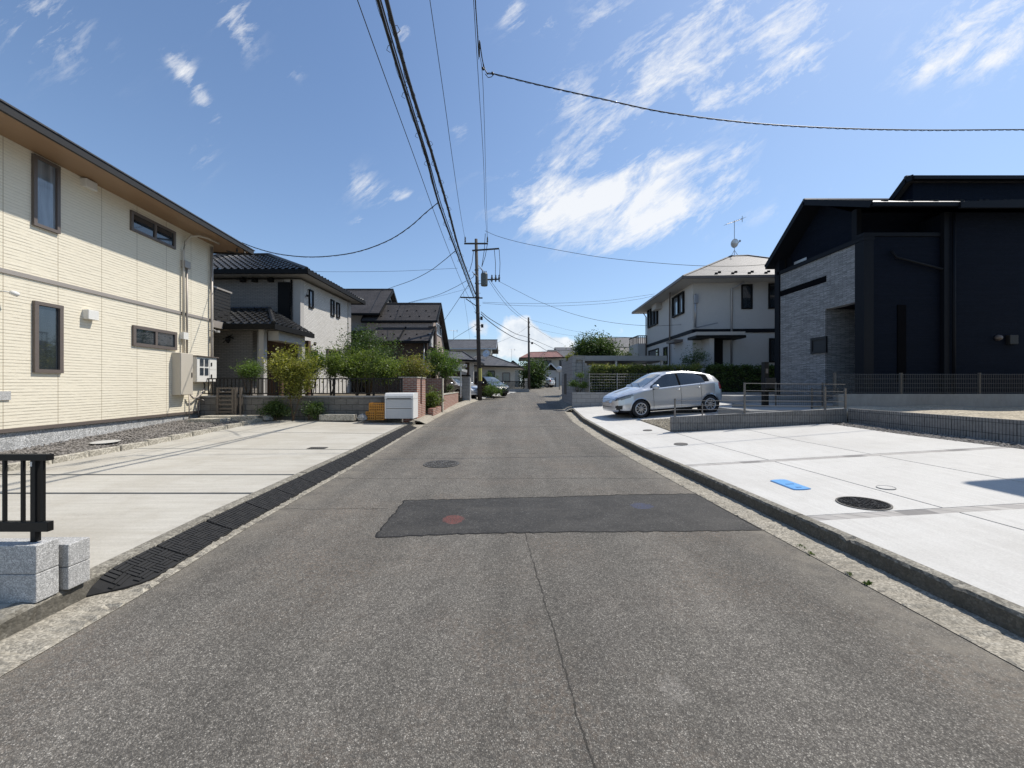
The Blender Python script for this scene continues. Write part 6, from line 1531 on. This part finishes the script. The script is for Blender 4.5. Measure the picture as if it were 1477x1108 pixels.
# ------------------------------------------------------------------ poles and wires
def utility_pole_one():
    root=thing('utility_pole','concrete utility pole with crossarms and a grey transformer on the left of the road','utility pole',(-2.18,26,g(26)))
    def q(px,py,d=0): return at(px,py,26+d)
    m=MB(); m.tube([(-2.17,26,g(26)-.2),q(686.7,345)],.155,14,True,.10); m.build('shaft',M['pole'],root,smooth=True)
    m=MB(); m.tube([(-2.182,26,1.7),(-2.195,26,2.55)],.156,14,False,.153); m.build('warning_band',M['yellow_band'],root,smooth=True)
    m=MB(); m.bar(q(669.5,351.5,-.14),q(703.8,351.5,-.14),.08,.09); m.build('crossarm',M['pole'],root)
    m=MB(); m.bar(q(681,361.5,-.15),q(720,358.7,-.15),.08,.09); m.build('crossarm',M['pole'],root)
    m=MB(); m.bar(q(694,403.8,-.1),q(721,402.8,-.1),.07,.08); m.build('crossarm',M['pole'],root)
    m=MB(); m.bar(q(664,429,-.16),q(696,430,-.16),.08,.08); m.bar(q(672,431,-.16),q(689,443,-.16),.05,.05); m.build('crossarm',M['pole'],root)
    for px,py in ((671,349.5),(703,349.5)):
        m=MB(); m.lathe([(.05,0),(.06,.06),(.03,.1),(.07,.16),(.03,.2),(.06,.28),(0,.4)],q(px,py,-.14),(0,0,1),8); m.build('insulator',M['insulator'],root)
    for px in (709.5,715,720):
        m=MB(); m.lathe([(.03,-.22),(.06,-.12),(.03,-.08),(.08,.06),(.04,.12),(.06,.2),(0,.28)],q(px,402,-.1),(0,0,1),8); m.build('insulator',M['insulator'],root)
    m=MB(); m.lathe([(0,0),(.21,.0),(.23,.04),(.23,.78),(.2,.84),(0,.86)],q(698.5,412.5,-.22),(0,0,1),16); tr=m.build('transformer',M['transformer'],root,smooth=False)
    m=MB()
    for dx in (-.12,0,.12):
        b=Vector(q(698.5,395,-.22))+Vector((dx,0,0)); m.lathe([(.03,0),(.05,.06),(.03,.1),(.04,.16),(0,.2)],b,(0,0,1),7)
    m.build('bushing',M['insulator'],tr)
    w=MB()
    for a,b in (((692,385),(697,394)),((690,383),(699,393)),((703,352),(695,385)),((700,337),(695,384)),((713,360),(714.5,398)),((720,360),(720.5,398)),((683,362),(677,392)),((690,410),(703,404)),((686,398),(681,392)),((681,392),(690,400)),((684,396),(679,402))):
        w.tube([q(a[0],a[1],-.25),q((a[0]+b[0])/2+1,(a[1]+b[1])/2+1,-.25),q(b[0],b[1],-.25)],.018,4)
    w.build('lead_wire',M['cable'],root)
    st=MB()
    for k in range(16):
        z=3.0+.42*k; s_=1 if k%2 else -1; f=(z-.4)/10.8; x=-2.18-.26*f; st.tube([(x,26,z),(x+s_*.24,26-.08,z)],.012,4)
    for z in (5.2,6.3,7.4,8.3,9.2): st.lathe([(.17-.004*z,-.04),(.175-.004*z,.0),(.17-.004*z,.04)],(-2.18-.26*(z-.4)/10.8,26,z),(0,0,1),12)
    st.build('step_bolt',M['iron'],root)
    m=MB(); 
    for (px,py) in ((694.5,459),(695.5,470)): p=q(px,py,-.05); m.box(p[0]-.08,p[0]+.08,p[1]-.08,p[1]+.08,p[2]-.12,p[2]+.10); m.bar(p,(p[0]-.25,26,p[2]),.04,.04)
    m.build('splice_box',M['cable'],root)
utility_pole_one()
def utility_pole_two():
    root=thing('utility_pole','plain thin utility pole further up the road beside the ivy covered conifer','utility pole',(2.03,46,g(46)))
    m=MB(); m.tube([(2.06,46,.6),at(762.3,458,46)],.15,10,True,.10); m.build('shaft',M['pole'],root,smooth=True)
    m=MB()
    for z in (5.0,6.6,7.4,8.3,8.9): m.lathe([(.14,-.05),(.15,0),(.14,.05)],(2.03,46,z),(0,0,1),10)
    m.build('clamp_band',M['iron'],root)
    m=MB(); p=at(767.5,495,45.9); m.box(p[0]-.12,p[0]+.12,p[1]-.1,p[1]+.1,p[2]-.12,p[2]+.12); m.build('splice_box',M['cable'],root)
utility_pole_two()
def spline(P, n=10):
    P=[Vector(p) for p in P]; Q=[P[0]*2-P[1]]+P+[P[-1]*2-P[-2]]; out=[]
    for i in range(1,len(Q)-2):
        for k in range(n):
            t=k/n; a,b,c,d=Q[i-1],Q[i],Q[i+1],Q[i+2]
            out.append(.5*((2*b)+(c-a)*t+(2*a-5*b+4*c-d)*t*t+(3*b-a-3*c+d)*t**3))
    out.append(P[-1]); return out
def wire(label, pts, r, group=None, name='overhead_wire', n=10, extra=None, mat=None):
    P=[at(*p) if len(p)==3 and p[0]>50 else tuple(p[1:]) if p[0]=='w' else p for p in pts] if not isinstance(pts[0],Vector) else pts
    S=spline(P,n); m=MB(); m.tube(S,r,6); 
    if extra: extra(m,S)
    return tag(m.build(name,mat or M['cable'],None,smooth=True),label,'wire' if 'wire' in name else 'cable',group)
def lash(amp, pitch, r=.0045, phase=0):
    def f(m,S):
        pts=[]; acc=0
        for k in range(len(S)-1):
            d=(S[k+1]-S[k]); L=d.length; n=max(1,int(L/.08))
            for j in range(n):
                s_=acc+L*j/n; p=S[k]+d*(j/n); th=2*math.pi*s_/pitch+phase; pts.append(p+Vector((math.cos(th)*amp,0,math.sin(th)*amp-.02)))
            acc+=L
        m.tube(pts,r,3,False)
    return f
def hangers(every=.8):
    def f(m,S):
        acc=0
        for k in range(len(S)-1):
            L=(S[k+1]-S[k]).length; acc+=L
            if acc>every:
                acc=0; p=S[k]; s_=random.Random(k).choice((-1,1)); m.tube([p,p+Vector((s_*.06,.02,.03)),p+Vector((s_*.10,.05,-.03)),p+Vector((s_*.04,.08,-.05))],.006,4)
    return f
W3=lambda x,y,z:('w',x,y,z)
def both(*f): return lambda m,S:[q(m,S) for q in f]
wire('thick lashed telephone cable, left one of the pair running along the road overhead',[W3(-2.05,-6,10.6),W3(-2.15,1,9.2),(545,0,6.3),(614,225,9.9),(635,300,12.0),(665,381,16.8),(683,428.5,25.8)],.030,None,'overhead_cable',12,both(lash(.034,1.1),hangers(.9)))
wire('thick lashed telephone cable, right one of the pair running along the road overhead',[W3(-1.75,-6,10.7),W3(-1.85,1,9.3),(557.5,0,6.0),(624,225,9.7),(646,300,12.2),(665,368,16.4),(686,424.6,25.8)],.036,None,'overhead_cable',12,both(lash(.046,.9,.0045,2),lash(.04,.5,.004,1),hangers(.7)))
wire('medium black cable hugging the left side of the lashed cable pair',[W3(-2.15,-6,10.7),W3(-2.2,1,9.3),(549,0,6.25),(616.5,225,9.9),(638,300,12.1),(667,381,16.9),(684.5,428,25.8)],.014,None,'overhead_cable',12)
wire('thin single wire left of the thick cables overhead',[W3(-2.45,-6,9.3),W3(-2.55,1,8.6),(515.5,0,6.5),(597,225,10.2),(625,303,12.7),(647,361,15.8),(668,412,20.5),(688,452,25.9)],.009)
wire('thin high wire running to the left end of the top crossarm',[W3(-1.4,-6,13.5),(620,0,9.4),(652,225,13.5),(663,300,18),(671,347,25.9)],.009)
wire('thin high wire running straight to the right end of the top crossarm',[W3(-.4,-6,12.4),(683,0,9.2),(697,225,14.5),(699.5,300,19),(703,347,25.9)],.008)
wire('twin thin wire beside the high one above the road centre',[W3(-.3,-6,12.5),(686,0,9.2),(690,70,10.2),(697,130,11.3),(701.5,290,18.5),(703.5,346,25.9)],.007)
def knot(m,S):
    for q in (at(696.5,99,10.9),at(710.5,106,11)): m.lathe([(0,-.05),(.03,-.03),(.035,.03),(0,.06)],q,(.5,.2,-.6),8)
    m.tube([at(700,107,11),at(704,112,11),at(709,111,11),at(713,106.5,11)],.010,5)
wire('twisted thick service cable branching off high up and crossing the sky to the right edge',[W3(-.5,-6,12.3),(685.5,0,9.3),(692,60,10.2),(697,92,10.9),(703,106,11),(712,106.5,11),(780,123,11),(870,143,11),(960,162,11),(1080,177,11.1),(1200,184.5,11.3),(1330,187.5,11.6),(1477,187,12),W3(19,12.3,9.6)],.014,None,'overhead_cable',10,both(lash(.013,.28,.007),knot))
wire('long sagging wire from the pole top to the white house roof on the right',[(699.5,333,25.9),(720,341.5,25.5),(760,352,25),(840,367,24),(900,375,23.2),(990,382.5,22),(1060,384,21),(1116,381,20.4)],.013)
wire('wire from the transformer arm down to the street side wall of the white house',[(720,406,25.9),(745,419,25.5),(780,436,25),(830,454,24.5),(880,465,24),(935,470,23.5),(983,468.5,22.6)],.011)
wire('upper of two near level wires from pole to the eave of the white house',[(696,436,25.9),(740,437.5,26),(800,437.5,26.3),(870,434,26.6),(918,428,27),(945,424,27)],.009)
wire('lower of two near level wires from pole to the eave of the white house',[(696,437.5,25.9),(740,440.5,26),(800,441.5,26.3),(870,438,26.6),(918,432,27),(947,426,27)],.009)
wire('drooping black service cable from the thick pair to the cream house eave',[(631,293,12.1),(614,307,12.2),(590,328,12.4),(560,347,12.7),(520,362,13.0),(480,369,13.3),(440,370.5,13.6),(400,366,13.9),(370,358,14.1),(349,350,14.2)],.013,None,'overhead_cable',8,lash(.010,.25,.005))
wire('cable dropping from the thick pair towards the upper brown roof',[(656,362.5,15.4),(640,376,17),(620,391,19.5),(595,404,22),(570,413,25),(548,420.5,28.2)],.014,None,'overhead_cable')
wire('faint level wire to the pantiled house eave',[(660,387,17),(630,388.5,17),(580,391,17.1),(520,392,17.1),(470,392,17.1),(434,391,17.1)],.006)
wire('wire dropping from the cables to the lower brown roof ridge',[(673,405,21),(655,415,22),(630,426,23.5),(600,434,25),(576,440,26.8)],.012)
wire('fainter wire just under the one to the brown roof ridge',[(676,416,22),(650,423,23),(625,429.5,24),(596,436,26),(584,440,26.8)],.006)
wire('steep wire from the lower crossarm down to the pinkish gable wall',[(677,409,24),(664,428,24.5),(652,446,25),(641,462,25.8),(635,474,26.6)],.013)
wire('thin wire hanging from the cables behind the brown house gable',[(668,420,22),(671,440,23.5),(674,460,26),(678,492,32)],.006)
wire('upper sagging cable between the two utility poles',[(694,450,26),(706,459.5,28.5),(725,471,32.5),(745,482,38),(763,487.5,46),(790,499,62),(808,507,80)],.024,None,'overhead_cable')
wire('lower sagging cable between the two utility poles',[(694,453,26),(706,464,28.5),(725,477.5,32.5),(745,488.5,38),(763,493.5,46),(772,496,50),(790,507,66)],.030,None,'overhead_cable')
wire('left of the slack wire pair from transformer arm to the second pole',[(705,405,26),(720,427,29),(735,445,33.5),(750,457.5,39),(762,465.5,46)],.013)
wire('right of the slack wire pair from transformer arm to the second pole',[(707,404,26),(724,427,29),(740,445,33.5),(753,456,39),(763,462,46)],.013)
wire('wire from the pole to the roof of the grey gabled house',[(687,469,26),(675,476,29),(660,485,35),(648,493.5,47)],.014)
wire('wire from the second pole to roofs on the right, upper',[(763,461,46),(790,468,46),(825,477,45),(870,484,42),(912,487,38)],.010)
wire('wire from the second pole to roofs on the right, middle',[(763,470,46),(785,477,50),(810,482,55),(838,486,60)],.012)
wire('wire from the second pole sloping down to the red roofed house',[(763,466,46),(780,479,50),(800,491,56),(813,497,62)],.012)
wire('wire from the second pole down to the bungalow eave',[(762,470,46),(752,478,45),(735,487,44),(712,497,43),(703,503,42.6)],.010)
# roof aerials
antenna('tv aerial on the roof behind the pinkish gable',wx(653.5,50),50.5,hz(498,50),2.0,.5,.6)
antenna('tv aerial standing left of the dark red roof',wx(738,66),66,hz(524,66),2.4,.6,.5)
antenna('tv aerial behind the bungalow roof peak',wx(716.5,60),60,hz(523,60),1.9,.5,.9)
# ------------------------------------------------------------------ sky, sun, camera
SUN = Vector((.875,.485,1.377)).normalized()
elev = math.asin(SUN.z); az = math.atan2(SUN.x,SUN.y)          # azimuth clockwise from +Y
w = bpy.data.worlds.new('World'); bpy.context.scene.world = w; w.use_nodes = True
t = w.node_tree; nd = t.nodes; bg = nd['Background']
class WT(NT):
    def __init__(s): s.t=t; s.co=nd.new('ShaderNodeTexCoord')
    def obj(s): return s.co.outputs['Generated']
W_ = WT()
sky = nd.new('ShaderNodeTexSky'); sky.sky_type='NISHITA'; sky.sun_disc=False; sky.sun_elevation=elev; sky.sun_rotation=az
sky.air_density=1.0; sky.dust_density=SKY_DUST; sky.ozone_density=SKY_OZONE; sky.altitude=0
x,y,z = W_.sep(); yc = W_.math('MAXIMUM',y,.08); u = W_.math('DIVIDE',x,yc); v = W_.math('DIVIDE',z,yc)
front = W_.math('GREATER_THAN',y,.1)
def uv(px,py): return (px-CX)/F0,(CY-py)/F0
def blob(px,py,rx,ry,ang,amp):
    a,b = uv(px,py); c,s_ = math.cos(R(ang)),math.sin(R(ang))
    du = W_.math('SUBTRACT',u,a); dv = W_.math('SUBTRACT',v,b)
    p = W_.math('ADD',W_.math('MULTIPLY',du,c*F0/rx),W_.math('MULTIPLY',dv,s_*F0/rx)); q = W_.math('ADD',W_.math('MULTIPLY',du,-s_*F0/ry),W_.math('MULTIPLY',dv,c*F0/ry))
    r2 = W_.math('ADD',W_.math('MULTIPLY',p,p),W_.math('MULTIPLY',q,q))
    return W_.math('MULTIPLY',W_.math('EXPONENT',W_.math('MULTIPLY',r2,-1.0)),amp)
BL = [(885,270,125,50,8,.85),(960,300,95,40,22,.7),(820,300,75,45,0,.55),(930,335,60,16,30,.5),(1050,225,45,9,28,.5),
      (1000,60,120,45,38,.50),(1130,40,120,60,30,.52),(1095,130,80,24,25,.6),(930,95,55,35,30,.42),(1425,45,90,50,28,.75),(1350,90,50,16,25,.45),
      (283,132,50,12,-52,.5),(262,92,26,16,-40,.35),(340,35,50,20,-60,.33),(345,20,30,30,0,.25),(525,270,22,32,60,.38),(578,282,22,12,0,.38),(582,48,16,20,30,.45),(518,318,12,8,0,.3),
      (740,20,26,28,0,.42),(792,40,16,16,0,.32),(825,135,32,32,0,.42),(880,180,90,30,10,.3),(425,105,14,12,0,.25),(290,225,22,26,0,.22),(60,30,90,60,-40,.28),(660,190,20,16,0,.25),(712,195,16,14,0,.25),(1010,150,14,20,60,.3),(470,292,18,10,0,.15),(870,20,50,30,30,.3),(1130,300,60,10,20,.25)]
mask = None
for b in BL:
    m_ = blob(*b); mask = m_ if mask is None else W_.math('ADD',mask,m_)
# fibrous fair-weather noise, drawn out along the wind
rot = nd.new('ShaderNodeMapping'); t.links.new(W_.comb(u,v,0.0),rot.inputs[0]); rot.inputs['Rotation'].default_value=(0,0,R(-36)); rot2 = nd.new('ShaderNodeMapping'); t.links.new(rot.outputs[0],rot2.inputs[0]); rot2.inputs['Scale'].default_value=(1.0,2.7,1); rot = rot2
n1 = W_.noise(4.2,10,.66,v=rot.outputs[0],dist=.5); n2 = W_.noise(13,8,.72,v=rot.outputs[0],dist=.3); n3 = W_.noise(2.6,6,.6,v=W_.comb(u,v,3.0))
nn = W_.math('ADD',W_.math('MULTIPLY',n1,.62),W_.math('ADD',W_.math('MULTIPLY',n2,.28),W_.math('MULTIPLY',n3,.10)))
dens = W_.math('ADD',W_.math('MULTIPLY',mask,.62),W_.math('MULTIPLY',W_.math('SUBTRACT',nn,.5),4.0))
dens = W_.math('MULTIPLY',W_.math('SUBTRACT',dens,.15),1.6,clamp=True)
dens = W_.math('MULTIPLY',dens,W_.math('MULTIPLY',mask,3.0,clamp=True))
# heaped clouds low over the roofs
BH = [(755,480,34,26,-20,.9),(735,505,55,18,0,.62),(690,470,18,14,0,.8),(655,500,40,12,0,.7),(800,500,40,13,-20,.6),(815,494,24,10,0,.5),(905,475,40,14,0,.35),(560,520,80,10,0,.4)]
mh = None
for b in BH:
    m_ = blob(*b); mh = m_ if mh is None else W_.math('ADD',mh,m_)
nh = W_.noise(16,6,.6,v=W_.comb(u,v,1.0))
dh = W_.math('MULTIPLY',W_.math('SUBTRACT',W_.math('ADD',mh,W_.math('MULTIPLY',W_.math('SUBTRACT',nh,.5),1.1)),.42),4.0,clamp=True)
hz_ = W_.math('MULTIPLY',W_.math('SUBTRACT',W_.noise(3,3,.5,v=W_.comb(u,v,0.0)),.3),.15,clamp=True)
skyc = W_.mix(1.0,sky.outputs[0],(*SKY_TINT,1),'MULTIPLY')
# milky haze towards the sun side and the horizon
hzf = W_.math('MULTIPLY',W_.math('EXPONENT',W_.math('MULTIPLY',W_.math('MAXIMUM',z,0.0),-3.6)),.46)
sunside = W_.math('MULTIPLY',W_.math('ADD',W_.math('MULTIPLY',x,.55),.18,clamp=True),.36)
skyc = W_.mix(W_.math('ADD',hzf,sunside,clamp=True),skyc,HAZE)
shade = W_.mix(W_.ramp(nh,(.3,1.0),(.62,0.0)),CL_LIT,CL_SHADE)
c = W_.mix(W_.math('MULTIPLY',W_.math('MULTIPLY',dens,.86),front),skyc,CL_LIT)
c = W_.mix(W_.math('MULTIPLY',W_.math('MULTIPLY',dh,.82),front),c,shade)
t.links.new(c,bg.inputs[0]); bg.inputs[1].default_value = SKY_STR
sl = bpy.data.lights.new('sun','SUN'); sl.energy = SUN_E; sl.angle = R(.5); sl.color=(1,.945,.86)
so = bpy.data.objects.new('sun',sl); C.objects.link(so); so.rotation_euler = SUN.to_track_quat('Z','Y').to_euler()
cam = bpy.data.cameras.new('camera'); cam.sensor_width=36; cam.lens=36*F0/1477; cam.clip_start=.05; cam.clip_end=6000
co = bpy.data.objects.new('camera',cam); C.objects.link(co); co.location=(0,0,H); co.rotation_euler=(math.pi/2,0,0)
sc = bpy.context.scene; sc.camera=co
sc.view_settings.view_transform='Standard'; sc.view_settings.look='None'; sc.view_settings.exposure=0; sc.view_settings.gamma=1
sc.render.engine='CYCLES'; sc.cycles.max_bounces=6; sc.cycles.transparent_max_bounces=4; sc.cycles.use_denoising=True; sc.cycles.denoiser='OPENIMAGEDENOISE'; sc.cycles.denoising_input_passes='RGB_ALBEDO_NORMAL'; sc.cycles.denoising_prefilter='NONE'
bpy.context.view_layer.update()
